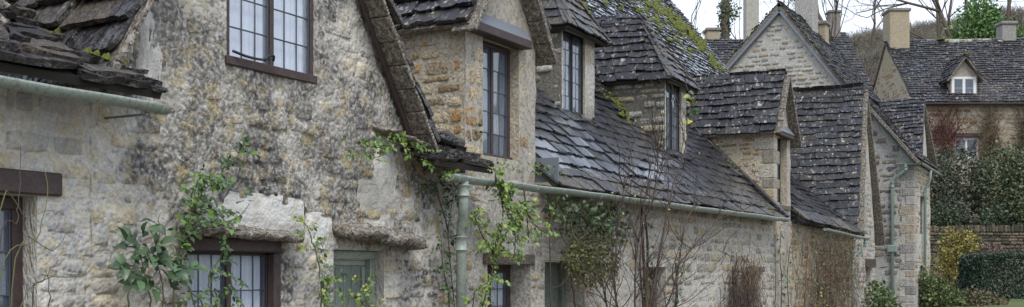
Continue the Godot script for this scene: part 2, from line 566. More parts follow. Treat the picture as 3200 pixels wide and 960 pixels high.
# ------------------------------------------------------------------ slates
# rows of slates over the four-cornered surface bl-br-tr-tl (eave left, eave right, top right, top left, seen from outside)
func lay_slates(parent: Node3D, bl: Vector3, br: Vector3, tr: Vector3, tl: Vector3, mats: Array, o := {}) -> void:
	var e0: float = o.get("e0", 0.24)
	var e1: float = o.get("e1", 0.15)
	var w0: float = o.get("w0", 0.38)
	var w1: float = o.get("w1", 0.22)
	var th: float = o.get("th", 0.026)
	var sag: float = o.get("sag", 0.03)
	var keep = o.get("keep")
	var rough: float = o.get("rough", 1.0)
	var run := ((tl - bl).length() + (tr - br).length()) / 2
	var v := 0.0
	while v < 1.0:
		var ex := lerpf(e0, e1, v) * rng.randf_range(0.92, 1.08)
		var a := bl.lerp(tl, v)
		var b := br.lerp(tr, v)
		var across := (b - a)
		var length := across.length()
		if length < 0.05:
			break
		across /= length
		var u := rng.randf_range(-0.2, 0.0) * w0
		while u < length:
			var w := lerpf(w0, w1, v) * rng.randf_range(0.6, 1.35)
			if u + w > length - 0.08:
				w = length - u
			var uc := clampf(u + w / 2, 0.0, length)
			var mid := a + across * uc
			var up := (bl.lerp(br, uc / length).direction_to(tl.lerp(tr, uc / length))).normalized()
			var nrm := across.cross(up).normalized()
			if w > 0.05 and (keep == null or keep.call(mid)):
				var len := ex * 1.75
				if len > (1.0 - v) * run + ex:
					len = (1.0 - v) * run + ex * 0.5
				var tilt := atan2(th * 1.25, ex) * 0.8
				var x2 := across.rotated(nrm, rng.randf_range(-0.035, 0.035) * rough).rotated(up, rng.randf_range(-0.03, 0.03) * rough)
				var up2 := up.rotated(nrm, rng.randf_range(-0.03, 0.03) * rough).rotated(across, -tilt * rng.randf_range(0.8, 1.3) + rng.randf_range(-0.03, 0.03) * (rough - 0.5))
				var n2 := x2.cross(up2).normalized()
				var t := th * rng.randf_range(0.75, 1.4)
				var lift := sag * wob.get_noise_3d(mid.x * 6, mid.y * 6, mid.z * 6) + th * 1.15
				var at := mid + nrm * lift + up * rng.randf_range(-0.025, 0.02)
				var bs := Basis(x2 * (w * 0.985), n2 * t, -up2 * len)
				slates.append([parent, rng.randi() % 10 if rough > 1.5 or rng.randf() < 0.2 else rng.randi() % 6, Transform3D(bs, at), mats[rng.randi() % mats.size()], nrm, w * ex])
			u += w
		v += ex / run


func deck(parent: Node3D, bl: Vector3, br: Vector3, tr: Vector3, tl: Vector3, th := 0.06, m: Material = null) -> void:
	var n := (br - bl).cross(tl - bl).normalized()
	if n.length() < 0.5:
		n = (br - bl).cross(tr - bl).normalized()
	var st := ST()
	st.set_smooth_group(-1)
	var k := n * th
	quad(st, bl, br, tr, tl)
	quad(st, tl - k, tr - k, br - k, bl - k)
	quad(st, bl - k, br - k, br, bl)
	quad(st, br - k, tr - k, tr, br)
	quad(st, tr - k, tl - k, tl, tr)
	quad(st, tl - k, bl - k, bl, tl)
	put(parent, "deck", done(st), m if m else M.deck)


func ridge(parent: Node3D, a: Vector3, b: Vector3, half: float, drop: float, m: Array, side: Vector3) -> void:
	var d := b - a
	var n := maxi(1, int(d.length() / 0.42))
	for i in n:
		var p := a.lerp(b, (i + 0.02) / n) + Vector3.UP * rng.randf_range(-0.012, 0.012)
		var q := a.lerp(b, (i + 0.98) / n) + Vector3.UP * rng.randf_range(-0.012, 0.012)
		var st := ST()
		st.set_smooth_group(1)
		var ring := func(c: Vector3) -> Array:
			var o := []
			for k in 7:
				var t := -1.0 + k / 3.0
				o.append(c + side * (half * t) + Vector3.UP * (0.07 - drop * pow(absf(t), 1.4)))
			return o
		var r0: Array = ring.call(p)
		var r1: Array = ring.call(q)
		for k in 6:
			quad(st, r0[k], r0[k + 1], r1[k + 1], r1[k])
			quad(st, r1[k] - Vector3.UP * 0.05, r1[k + 1] - Vector3.UP * 0.05, r0[k + 1] - Vector3.UP * 0.05, r0[k] - Vector3.UP * 0.05)
		st.set_smooth_group(-1)
		for k in 6:
			quad(st, r0[k] - Vector3.UP * 0.05, r0[k + 1] - Vector3.UP * 0.05, r0[k + 1], r0[k])
			quad(st, r1[k], r1[k + 1], r1[k + 1] - Vector3.UP * 0.05, r1[k] - Vector3.UP * 0.05)
		for s in [0, 6]:
			quad(st, r0[s], r1[s], r1[s] - Vector3.UP * 0.05, r0[s] - Vector3.UP * 0.05)
		put(parent, "ridge_stone", done(st), m[rng.randi() % m.size()])


var flat := {}


func flat_arrays(m: ArrayMesh) -> Array:
	if not flat.has(m):
		var a := m.surface_get_arrays(0)
		var v: PackedVector3Array = a[Mesh.ARRAY_VERTEX]
		var n: PackedVector3Array = a[Mesh.ARRAY_NORMAL]
		if a[Mesh.ARRAY_INDEX] != null and (a[Mesh.ARRAY_INDEX] as PackedInt32Array).size() > 0:
			var v2 := PackedVector3Array()
			var n2 := PackedVector3Array()
			for i in a[Mesh.ARRAY_INDEX]:
				v2.append(v[i])
				n2.append(n[i])
			v = v2
			n = n2
		flat[m] = [v, n]
	return flat[m]


# hang the waiting pieces on their cottage: the 300 that show largest one by one, the rest as one part
func settle(root: Node3D, list: Array, meshes: Array, called: String, rest: String, most := 300) -> void:
	var rows := []
	for i in list.size():
		var p = list[i]
		var at: Vector3 = (p[2] as Transform3D).origin
		var to := EYE - at
		var dist := to.length()
		var face := maxf((p[4] as Vector3).dot(to) / dist, 0.0)
		var f := -to.dot(FWD)
		var sx := -to.dot(RGT) / f
		var sy := -to.y / f
		var inside := absf(sx) < 0.455 and sy < 0.245 and sy > -0.036 and f > 0
		rows.append([(p[5] as float) * face / (dist * dist) if inside else 0.0, i])
	rows.sort_custom(func(a, b): return a[0] > b[0] or (a[0] == b[0] and a[1] < b[1]))
	var tools := {}
	for k in rows.size():
		var p = list[rows[k][1]]
		if k < most and rows[k][0] > 0.0:
			put(p[0], called, meshes[p[1]], p[3], p[2])
		else:
			if not tools.has(p[3]):
				tools[p[3]] = [PackedVector3Array(), PackedVector3Array()]
			var t: Transform3D = p[2]
			t.origin -= off(root)
			var arr: Array = flat_arrays(meshes[p[1]])
			tools[p[3]][0].append_array(t * (arr[0] as PackedVector3Array))
			tools[p[3]][1].append_array(Transform3D(t.basis.inverse().transposed(), Vector3.ZERO) * (arr[1] as PackedVector3Array))
	if not tools.is_empty():
		var am := ArrayMesh.new()
		for m in tools:
			var vs: PackedVector3Array = tools[m][0]
			var ns: PackedVector3Array = tools[m][1]
			for i in ns.size():
				ns[i] = ns[i].normalized()
			var a := []
			a.resize(Mesh.ARRAY_MAX)
			a[Mesh.ARRAY_VERTEX] = vs
			a[Mesh.ARRAY_NORMAL] = ns
			am.add_surface_from_arrays(Mesh.PRIMITIVE_TRIANGLES, a)
			am.surface_set_material(am.get_surface_count() - 1, m)
		var o := MeshInstance3D.new()
		o.name = rest
		o.mesh = am
		o.set_meta("kind", "stuff")
		root.add_child(o, true)
	list.clear()


# ------------------------------------------------------------------ walls
func top_at(top: Array, u: float) -> float:
	for i in top.size() - 1:
		if u <= top[i + 1][0]:
			return lerpf(top[i][1], top[i + 1][1], clampf(inverse_lerp(top[i][0], top[i + 1][0], u), 0, 1))
	return top[-1][1]


# a wall face with real openings: o its lower left corner, ud along it, nd outwards, top [[u, v], ...], holes as Rect2 (u, v)
func wall_sheet(parent: Node3D, called: String, o: Vector3, ud: Vector3, nd: Vector3, top: Array, holes: Array, m: Material, cell := 0.06, amp := 0.012, depth := 0.3, reveal_m: Material = null) -> void:
	var wid: float = top[-1][0]
	var hi := 0.0
	for t in top:
		hi = maxf(hi, t[1])
	var us := [0.0, wid]
	var vs := [0.0, hi]
	for t in top:
		us.append(t[0])
	for h: Rect2 in holes:
		us.append_array([h.position.x, h.end.x])
		vs.append_array([h.position.y, h.end.y])
	us = fill_lines(us, cell, wid)
	vs = fill_lines(vs, cell, hi)
	var g := []
	for v: float in vs:
		var row := []
		for u: float in us:
			var vv := minf(v, top_at(top, u))
			var p := o + ud * u + Vector3.UP * vv
			var on_edge := false
			for h: Rect2 in holes:
				if u > h.position.x - 0.001 and u < h.end.x + 0.001 and vv > h.position.y - 0.001 and vv < h.end.y + 0.001:
					on_edge = true
			if not on_edge:
				p += nd * (amp * (wob.get_noise_3d(p.x * 60, p.y * 80, p.z * 60) * 1.4 + wob.get_noise_3d(p.x * 14, p.y * 14, p.z * 14) * 2.0))
			row.append(p)
		g.append(row)
	var st := ST()
	st.set_smooth_group(1)
	for j in vs.size() - 1:
		for i in us.size() - 1:
			var uc: float = (us[i] + us[i + 1]) / 2
			var vc: float = (vs[j] + vs[j + 1]) / 2
			if vs[j] >= maxf(top_at(top, us[i]), top_at(top, us[i + 1])):
				continue
			var skip := false
			for h: Rect2 in holes:
				if h.has_point(Vector2(uc, vc)):
					skip = true
			if skip:
				continue
			var a: Vector3 = g[j][i]
			var b: Vector3 = g[j][i + 1]
			var c: Vector3 = g[j + 1][i + 1]
			var d: Vector3 = g[j + 1][i]
			if a.distance_to(d) > 0.0005:
				tri(st, a, c, d)
			if b.distance_to(c) > 0.0005:
				tri(st, a, b, c)
	put(parent, called, done(st, true), m)
	for h: Rect2 in holes:
		var s2 := ST()
		s2.set_smooth_group(-1)
		var c0 := o + ud * h.position.x + Vector3.UP * h.position.y
		var c1 := o + ud * h.end.x + Vector3.UP * h.position.y
		var c2 := o + ud * h.end.x + Vector3.UP * h.end.y
		var c3 := o + ud * h.position.x + Vector3.UP * h.end.y
		var k := -nd * depth
		quad(s2, c1, c1 + k, c2 + k, c2)
		quad(s2, c0 + k, c0, c3, c3 + k)
		quad(s2, c3, c2, c2 + k, c3 + k)
		quad(s2, c0 + k, c1 + k, c1, c0)
		put(parent, "reveal", done(s2), reveal_m if reveal_m else m)


func fill_lines(a: Array, cell: float, end: float) -> Array:
	a.sort()
	var out := []
	for i in a.size() - 1:
		var gap: float = a[i + 1] - a[i]
		if gap < 0.0001:
			continue
		var n := maxi(1, ceili(gap / cell))
		for k in n:
			out.append(a[i] + gap * k / n)
	out.append(end)
	return out


func lay_stones(parent: Node3D, o: Vector3, ud: Vector3, nd: Vector3, top: Array, holes: Array, mats: Array, s := {}) -> void:
	var h0: float = s.get("h0", 0.1)
	var h1: float = s.get("h1", 0.2)
	var l0: float = s.get("l0", 0.18)
	var l1: float = s.get("l1", 0.45)
	var joint: float = s.get("joint", 0.02)
	var proud: float = s.get("proud", 0.008)
	var deep: float = s.get("deep", 0.03)
	var skew: float = s.get("skew", 0.03)
	var miss: float = s.get("miss", 0.0)
	var v: float = s.get("from", 0.0)
	var hi := 0.0
	for t in top:
		hi = maxf(hi, t[1])
	while v < hi:
		var hh := rng.randf_range(h0, h1)
		var u := rng.randf_range(-l1 * 0.5, 0.0)
		while u < top[-1][0]:
			var l := rng.randf_range(l0, l1)
			var r := Rect2(u, v, l, hh)
			u += l
			if r.position.x < 0.0:
				r = Rect2(0, v, r.end.x, hh)
			if r.end.x > top[-1][0]:
				r.size.x = top[-1][0] - r.position.x
			if r.size.x < 0.06 or rng.randf() < miss:
				continue
			if v + hh > minf(top_at(top, r.position.x), top_at(top, r.end.x)) + 0.02:
				continue
			var bad := false
			for h: Rect2 in holes:
				if h.grow(-0.015).intersects(r):
					var left := h.position.x - r.position.x
					var right := r.end.x - h.end.x
					if left > 0.09:
						r.size.x = left
					elif right > 0.09:
						r = Rect2(h.end.x, v, right, hh)
					else:
						bad = true
			if bad:
				continue
			var sw := r.size.x - joint * rng.randf_range(0.6, 1.6)
			var sh := hh - joint * rng.randf_range(0.6, 1.6)
			var c := r.get_center()
			var p := o + ud * c.x + Vector3.UP * (c.y + rng.randf_range(-0.012, 0.012)) + nd * (proud * rng.randf_range(-0.6, 1.6))
			var a := rng.randf_range(-skew, skew)
			var ux := ud.rotated(nd, a)
			var uy := Vector3.UP.rotated(nd, a + rng.randf_range(-skew, skew) * 0.5)
			if rng.randf() < 0.5:
				ux = -ux
				uy = -uy
			stones.append([parent, rng.randi() % 12, Transform3D(Basis(ux * sw, uy * sh, nd * deep * rng.randf_range(0.8, 1.3)), p), mats[rng.randi() % mats.size()], nd, sw * sh])
		v += hh


# corner stones long and short in turn; two faces show: along ud (to the left of the corner) and along wd
func quoins(parent: Node3D, corner: Vector3, ud: Vector3, nd: Vector3, wd: Vector3, height: float, mats: Array) -> void:
	var v := 0.0
	var i := 0
	while v < height:
		var h := minf(rng.randf_range(0.22, 0.32), height - v)
		if h < 0.08:
			break
		var a := 0.42 if i % 2 == 0 else 0.24
		var b := 0.24 if i % 2 == 0 else 0.42
		var st := ST()
		var xf := Transform3D(Basis(ud, Vector3.UP, nd), corner + Vector3.UP * v)
		box(st, xf, Vector3(-a, 0.008, -b), Vector3(0.018, h - 0.008, 0.018), 0.012)
		put(parent, "quoin", done(st), mats[rng.randi() % mats.size()])
		v += h
		i += 1


# ------------------------------------------------------------------ windows
# o: lower left corner of the frame's outside; ud along, nd outwards. lights: how many casements; cols and rows of panes in each
func window(parent: Node3D, o: Vector3, ud: Vector3, nd: Vector3, w: float, h: float, lights: int, cols: int, rows: int, frame_m: Material, curtain := true, fr := 0.055, room_depth := 0.5, swing := 0.0, bar_m: Material = null, fold := 1.0, cloth: Material = null) -> Node3D:
	var win := part(parent, "window")
	var xf := Transform3D(Basis(ud, Vector3.UP, nd), o)
	var bm: Material = bar_m if bar_m else M.bar
	box_part(win, "sill", frame_m, Vector3(-0.02, -0.03, -0.07), Vector3(w + 0.02, fr, 0.035), 0.008, xf)
	box_part(win, "frame", frame_m, Vector3(0, h - fr, -0.07), Vector3(w, h, 0.0), 0.006, xf)
	box_part(win, "jamb", frame_m, Vector3(0, fr, -0.07), Vector3(fr, h - fr, 0.0), 0.006, xf)
	box_part(win, "jamb", frame_m, Vector3(w - fr, fr, -0.07), Vector3(w, h - fr, 0.0), 0.006, xf)
	var lw := (w - fr * (lights + 1)) / lights
	for k in lights:
		var x0 := fr + k * (lw + fr)
		if k > 0:
			box_part(win, "mullion", frame_m, Vector3(x0 - fr, fr, -0.065), Vector3(x0, h - fr, 0.004), 0.006, xf)
		var lx := xf * Transform3D(Basis(), Vector3(x0, fr, -0.03))
		if swing != 0.0 and k == 0:
			lx = lx * Transform3D(Basis(Vector3.UP, swing), Vector3(0, 0, 0.03))
		var lh := h - 2 * fr
		var st := ST()
		for c in [0, 1]:
			box(st, lx, Vector3(c * (lw - 0.014), 0, -0.012), Vector3(c * (lw - 0.014) + 0.014, lh, 0.012), 0.003)
			box(st, lx, Vector3(0.0142, c * (lh - 0.014), -0.012), Vector3(lw - 0.0142, c * (lh - 0.014) + 0.014, 0.012), 0.003)
		put(win, "casement", done(st), M.iron if swing != 0.0 and k == 0 else bm)
		for c in range(1, cols):
			box_part(win, "glazing_bar", bm, Vector3(lw * c / cols - 0.006, 0.014, -0.006), Vector3(lw * c / cols + 0.006, lh - 0.014, 0.007), 0.002, lx)
		for r in range(1, rows):
			box_part(win, "glazing_bar", bm, Vector3(0.014, lh * r / rows - 0.006, -0.008), Vector3(lw - 0.014, lh * r / rows + 0.006, 0.009), 0.002, lx)
		for c in cols:
			for r in rows:
				var cx := Transform3D(Basis(Vector3(rng.randf_range(-1, 1), rng.randf_range(-1, 1), 0).normalized(), rng.randf_range(0, 0.035)), Vector3(lw * (c + 0.5) / cols, lh * (r + 0.5) / rows, 0))
				box_part(win, "pane", M.glass, Vector3(-lw / cols / 2 + 0.001, -lh / rows / 2 + 0.001, -0.0015), Vector3(lw / cols / 2 - 0.001, lh / rows / 2 - 0.001, 0.0015), 0.0, lx * cx)
		if curtain:
			var cs := ST()
			cs.set_smooth_group(1)
			var seg := 40
			var prev := []
			for i in seg + 1:
				var x := x0 + lw * i / seg
				var col := []
				for j in 5:
					var y := fr + (h - 2 * fr) * j / 4
					var z := -0.085 + (0.018 * sin(i * 1.35 + k + 0.4 * sin(i * 0.37 + j * 0.3)) + 0.012 * sin(i * 0.5 + j * 0.5)) * fold
					col.append(xf * Vector3(x, y, z))
				if i > 0:
					for j in 4:
						quad(cs, prev[j], col[j], col[j + 1], prev[j + 1])
				prev = col
			put(win, "curtain", done(cs), cloth if cloth else M.curtain)
	var rs := ST()
	rs.set_smooth_group(-1)
	var q := [Vector3(-0.01, -0.01, -0.075), Vector3(w + 0.01, -0.01, -0.075), Vector3(w + 0.01, h + 0.01, -0.075), Vector3(-0.01, h + 0.01, -0.075)]
	var b := Vector3(0, 0, -room_depth)
	for i in 4:
		var j := (i + 1) % 4
		quad(rs, xf * q[i], xf * q[j], xf * (q[j] + b), xf * (q[i] + b))
	quad(rs, xf * (q[0] + b), xf * (q[1] + b), xf * (q[2] + b), xf * (q[3] + b))
	put(win, "room", done(rs), M.room)
	return win


# ------------------------------------------------------------------ rainwater goods
func gutter(parent: Node3D, a: Vector3, b: Vector3, r := 0.065, brackets := 1.1) -> Node3D:
	var gp := part(parent, "gutter")
	var d := (b - a).normalized()
	var side := d.cross(Vector3.UP).normalized()
	var st := ST()
	st.set_smooth_group(1)
	var n := 12
	var rings := []
	var segs := maxi(2, int((b - a).length() / 0.5))
	for i in segs + 1:
		var c := a.lerp(b, float(i) / segs) + Vector3.UP * 0.012 * wob.get_noise_1d(a.x * 7 + i * 8.0)
		var outer := []
		var inner := []
		for k in n + 1:
			var t := PI + PI * k / n
			outer.append(c + (side * cos(t) + Vector3.UP * sin(t)) * r)
			inner.append(c + (side * cos(t) + Vector3.UP * sin(t)) * (r - 0.007))
		rings.append([outer, inner])
	for i in segs:
		for k in n:
			quad(st, rings[i][0][k], rings[i + 1][0][k], rings[i + 1][0][k + 1], rings[i][0][k + 1])
			quad(st, rings[i][1][k + 1], rings[i + 1][1][k + 1], rings[i + 1][1][k], rings[i][1][k])
		quad(st, rings[i][1][0], rings[i + 1][1][0], rings[i + 1][0][0], rings[i][0][0])
		quad(st, rings[i][0][n], rings[i + 1][0][n], rings[i + 1][1][n], rings[i][1][n])
	st.set_smooth_group(-1)
	for e in [0, segs]:
		var c := a if e == 0 else b
		for k in n:
			if e == 0:
				tri(st, c, rings[e][0][k], rings[e][0][k + 1])
			else:
				tri(st, c, rings[e][0][k + 1], rings[e][0][k])
	put(gp, "channel", done(st), M.paint)
	var len := (b - a).length()
	var m := maxi(1, int(len / 1.9))
	for i in m + 1:
		var c := a.lerp(b, clampf((i + 0.03) / (m + 0.06), 0.01, 0.99))
		var s2 := ST()
		s2.set_smooth_group(1)
		for k in n:
			var t := PI + PI * k / n
			var t2 := PI + PI * (k + 1) / n
			var p0 := (side * cos(t) + Vector3.UP * sin(t)) * (r + 0.007)
			var p1 := (side * cos(t2) + Vector3.UP * sin(t2)) * (r + 0.007)
			quad(s2, c + p0 - d * 0.03, c + p0 + d * 0.03, c + p1 + d * 0.03, c + p1 - d * 0.03)
			quad(s2, c + p0 * 0.9 - d * 0.03, c + p0 - d * 0.03, c + p1 - d * 0.03, c + p1 * 0.9 - d * 0.03)
		put(gp, "joint", done(s2), M.paint)
	return gp


func downpipe(parent: Node3D, path: Array, r: float, collars: Array, m: Material) -> void:
	var dp := part(parent, "downpipe")
	var st := ST()
	tube(st, PackedVector3Array(path), r, r, 14)
	put(dp, "pipe", done(st), m)
	for c in collars:
		var s2 := ST()
		var p: Vector3 = c[0]
		var h: float = c[1]
		tube(s2, PackedVector3Array([p, p + Vector3.UP * 0.012, p + Vector3.UP * 0.02, p + Vector3.UP * (h - 0.02), p + Vector3.UP * (h - 0.012), p + Vector3.UP * h]), r, r, 14, PackedFloat32Array([r * 1.32, r * 1.32, r * 1.14, r * 1.14, r * 1.32, r * 1.32]))
		put(dp, "collar", done(s2), m)


# a rough stone hood: an uneven slab from a to b along the wall, sticking out by deep
func rough_slab(parent: Node3D, called: String, a: Vector3, b: Vector3, nd: Vector3, deep: float, th: float, m: Material, seed_: int, droop := 0.0, inner := -0.1) -> void:
	var st := ST()
	st.set_smooth_group(1)
	var n := 26
	var prof := [Vector2(inner, 0.5), Vector2(0.5 * deep, 0.5), Vector2(0.86 * deep, 0.36), Vector2(deep, 0.0), Vector2(0.84 * deep, -0.36), Vector2(0.5 * deep, -0.46), Vector2(inner, -0.5)]
	var prev := []
	for i in n + 1:
		var t := float(i) / n
		var c := a.lerp(b, t)
		var taper := pow(clampf(minf(t, 1.0 - t) * 9.0, 0, 1), 0.5)
		var ring := []
		for k in prof.size():
			var q: Vector2 = prof[k]
			var j := wob.get_noise_3d(i * 9.0 + seed_ * 77, k * 17.0, seed_) * 0.6
			var j2 := wob.get_noise_3d(i * 4.0 + seed_ * 31, k * 13.0, seed_ + 9) * 0.5
			ring.append(c + nd * (q.x * (0.72 + 0.28 * taper) * (1.0 + (j2 if q.x > 0 else 0.0))) + Vector3.UP * (q.y * th * (0.55 + 0.45 * taper) + (j * th * 0.6) - droop * q.x / deep))
		if i > 0:
			for k in prof.size() - 1:
				quad(st, prev[k + 1], ring[k + 1], ring[k], prev[k])
		if i == 0:
			for k in range(1, prof.size() - 1):
				tri(st, ring[0], ring[k + 1], ring[k])
		if i == n:
			for k in range(1, prof.size() - 1):
				tri(st, ring[0], ring[k], ring[k + 1])
		prev = ring
	put(parent, called, done(st), m)


# a smear of plaster: a low bumpy dome that runs out into the rough wall
func smear(parent: Node3D, called: String, c: Vector3, ud: Vector3, nd: Vector3, w: float, h: float, th: float, m: Material, seed_: int) -> void:
	var st := ST()
	st.set_smooth_group(1)
	var n := 40
	var k2 := 24
	var g := []
	for j in k2 + 1:
		var row := []
		for i in n + 1:
			var u := -1.0 + 2.0 * i / n
			var v := -1.0 + 2.0 * j / k2
			var d := sqrt(u * u + v * v)
			var e := wob.get_noise_3d(u * 22 + seed_ * 50, v * 16, seed_) * 0.9 + wob.get_noise_3d(u * 70 + seed_ * 50, v * 50, seed_) * 0.5
			var z := th * clampf(1.25 - 1.5 * d + e * 1.1, -1.2, 1.0)
			row.append(c + ud * (u * w / 2) + Vector3.UP * (v * h / 2) + nd * z)
		g.append(row)
	for j in k2:
		for i in n:
			quad(st, g[j][i], g[j][i + 1], g[j + 1][i + 1], g[j + 1][i])
	put(parent, called, done(st), m)


func moss(parent: Node3D, spots: Array, m: Material, seed_: int) -> void:      # spots: [point, normal, spread, how many, size]
	rng.seed = seed_
	var st := ST()
	st.set_smooth_group(1)
	for s in spots:
		var nrm: Vector3 = s[1]
		var t1 := nrm.cross(Vector3.RIGHT).normalized()
		if t1.length() < 0.5:
			t1 = nrm.cross(Vector3.BACK).normalized()
		var t2 := nrm.cross(t1)
		for i in int(s[3]):
			var c: Vector3 = s[0] + t1 * rng.randfn(0, s[2]) + t2 * rng.randfn(0, s[2]) * 1.3
			var r: float = s[4] * rng.randf_range(0.4, 1.3)
			var ring := []
			for k in 6:
				var a := TAU * k / 6 + rng.randf() * 0.6
				ring.append(c + (t1 * cos(a) + t2 * sin(a)) * r * rng.randf_range(0.7, 1.3) + nrm * 0.01)
			var topp := c + nrm * (0.04 + r * 0.35)
			for k in 6:
				var a: Vector3 = ring[k]
				var b: Vector3 = ring[(k + 1) % 6]
				var ma := a.lerp(topp, 0.55) + nrm * r * 0.16
				var mb := b.lerp(topp, 0.55) + nrm * r * 0.16
				quad(st, a, b, mb, ma)
				tri(st, ma, mb, topp)
	var o := put(parent, "moss", done(st), m)
	o.set_meta("kind", "stuff")


# ------------------------------------------------------------------ plants
var leaves := []


func leaf_at(parent: Node3D, p: Vector3, d: Vector3, size: float, m: Array) -> void:
	d = d.normalized()
	var n := (Vector3(rng.randfn(-0.25, 0.5), rng.randfn(0.7, 0.4), rng.randfn(0.6, 0.45)))
	var x := n.cross(d)
	if x.length() < 0.05:
		x = Vector3.RIGHT
	x = x.normalized()
	n = d.cross(x)
	leaves.append([parent, rng.randi() % 3, Transform3D(Basis(x, n, d) * Basis.from_scale(Vector3(size * rng.randf_range(0.8, 1.15), size, size)), p), m[rng.randi() % m.size()], (EYE - p).normalized(), size * size * 0.4])


# a rose leaf: a stalk with a leaflet at its tip and pairs along it
func rose_leaf(parent: Node3D, p: Vector3, d: Vector3, size: float, m: Array, pairs := 2) -> void:
	d = d.normalized()
	var side := d.cross(Vector3(rng.randfn(0, 0.3), 0.6, 1)).normalized()
	leaf_at(parent, p + d * size * 1.5, d + Vector3(0, -0.25, 0), size, m)
	for k in pairs:
		var q := p + d * size * (1.25 - 0.75 * k)
		for s: float in [-1.0, 1.0]:
			leaf_at(parent, q, d * 0.5 + side * s + Vector3(0, -0.15, 0), size * (0.85 - 0.1 * k), m)


func stem(parent: Node3D, pts: Array, r0: float, r1: float, m: Material, called := "stem") -> PackedVector3Array:
	var p := smooth_path(pts, 6)
	for i in range(1, p.size()):
		p[i] += Vector3(rng.randfn(0, 1), rng.randfn(0, 1), rng.randfn(0, 0.6)) * 0.006
	var st := ST()
	tube(st, p, r0, r1, 6)
	put(parent, called, done(st), m)
	return p


func dress(parent: Node3D, path: PackedVector3Array, n: int, size: float, m: Array, from := 0.0, pairs := 2, reach := 1.0, out := Vector3(-0.1, 0.1, 0.6)) -> void:
	for i in n:
		var t := lerpf(from, 1.0, (i + rng.randf()) / n) * (path.size() - 1)
		var k := mini(int(t), path.size() - 2)
		var p := path[k].lerp(path[k + 1], t - k)
		var d := Vector3(rng.randfn(0, 1), rng.randfn(-0.1, 0.8), rng.randfn(0, 0.7)) * reach + out
		rose_leaf(parent, p, d, size * rng.randf_range(0.65, 1.2), m, pairs if rng.randf() < 0.75 else 1)


func settle_leaves(root: Node3D, most := 300) -> void:
	settle(root, leaves, leaf_mesh, "leaf", "foliage", most)


func branch(st: SurfaceTool, p: Vector3, d: Vector3, length: float, r: float, depth: int, spread: float, lift: float, tips: Array, sides := 5) -> void:
	var pts := PackedVector3Array([p])
	var q := p
	var dir := d.normalized()
	var n := 4 if depth > 1 else 3
	for i in n:
		dir = (dir + Vector3(rng.randfn(0, 0.16), rng.randfn(0, 0.1) + lift * 0.12, rng.randfn(0, 0.16))).normalized()
		q += dir * length / n
		pts.append(q)
	tube(st, pts, r, r * 0.62, sides if r > 0.02 else 4 if r > 0.006 else 3)
	if depth <= 0:
		tips.append([q, dir])
		return
	var kids := rng.randi_range(2, 3)
	for i in kids:
		var t := 1.0 if i == 0 else rng.randf_range(0.35, 0.95)
		var k := clampi(int(t * n), 1, n)
		var side := Vector3(rng.randfn(0, 1), rng.randfn(0, 0.7), rng.randfn(0, 1)).normalized()
		var nd := (dir + side * spread * (0.45 if i == 0 else 1.0) + Vector3.UP * lift * 0.4).normalized()
		branch(st, pts[k], nd, length * rng.randf_range(0.62, 0.85), r * (0.62 if i == 0 else 0.48), depth - 1, spread, lift, tips, sides)


func foliage(parent: Node3D, called: String, xfs: Array, cols: Array, mesh: Mesh, m: Material) -> MultiMeshInstance3D:
	var mm := MultiMesh.new()
	mm.transform_format = MultiMesh.TRANSFORM_3D
	mm.use_colors = true
	mm.mesh = mesh
	mm.instance_count = xfs.size()
	var o := off(parent)
	for i in xfs.size():
		var t: Transform3D = xfs[i]
		t.origin -= o
		mm.set_instance_transform(i, t)
		mm.set_instance_color(i, cols[i])
	var mi := MultiMeshInstance3D.new()
	mi.name = called
	mi.multimesh = mm
	mi.material_override = m
	parent.add_child(mi, true)
	mi.set_meta("kind", "stuff")
	return mi


func tone(list: Array) -> Color:
	var a: Color = list[rng.randi() % list.size()]
	var b: Color = list[rng.randi() % list.size()]
	var c := a.lerp(b, rng.randf())
	var k := rng.randf_range(0.75, 1.25)
	return Color(c.r * k, c.g * k, c.b * k)


# leaves spread through lumps [centre, radii]; cols are linear base colours
func lumps(xfs: Array, cs: Array, list: Array, n: int, size: float, cols: Array, shell := 0.55, upright := 0.0) -> void:
	var total := 0.0
	for l in list:
		var r: Vector3 = l[1]
		total += r.x * r.y + r.y * r.z + r.x * r.z
	for l in list:
		var r: Vector3 = l[1]
		var k := int(n * (r.x * r.y + r.y * r.z + r.x * r.z) / total)
		for i in k:
			var d := Vector3(rng.randfn(), rng.randfn(), rng.randfn()).normalized()
			var q := pow(rng.randf(), shell * 0.5)
			var bump := 1.0 + 0.28 * wob.get_noise_3d(d.x * 45 + l[0].x * 9, d.y * 45, d.z * 45 + l[0].z * 9) + 0.16 * wob.get_noise_3d(d.x * 120, d.y * 120 + l[0].x * 9, d.z * 120)
			var p: Vector3 = l[0] + d * r * q * bump
			var dir := (d + Vector3(rng.randfn(), rng.randfn() + upright, rng.randfn()) * 0.8).normalized()
			var x := dir.cross(Vector3(rng.randfn(), rng.randfn(), rng.randfn())).normalized()
			var s := size * rng.randf_range(0.6, 1.35)
			xfs.append(Transform3D(Basis(x * s, dir.cross(x) * s * -1.0, dir * s), p))
			cs.append(tone(cols))


func bush(called: String, label: String, category: String, list: Array, n: int, size: float, cols: Array, part_name := "foliage", group := "", shell := 0.55, base_y := 0.0, stems := 4) -> Node3D:
	var c: Vector3 = list[0][0]
	var root := thing(called, label, category, Vector3(c.x, base_y, c.z), group)
	var xfs := []
	var cs := []
	lumps(xfs, cs, list, n, size, cols, shell)
	foliage(root, part_name, xfs, cs, leaf_mesh[1], M.foliage)
	for i in stems:
		var l = list[rng.randi() % list.size()]
		var top: Vector3 = l[0] + Vector3(rng.randfn(0, 0.3) * l[1].x, 0, rng.randfn(0, 0.3) * l[1].z)
		stem(root, [Vector3(lerpf(c.x, top.x, 0.5), base_y - 0.1, lerpf(c.z, top.z, 0.5)), c.lerp(top, 0.7), top], 0.04, 0.012, M.bark)
	return root


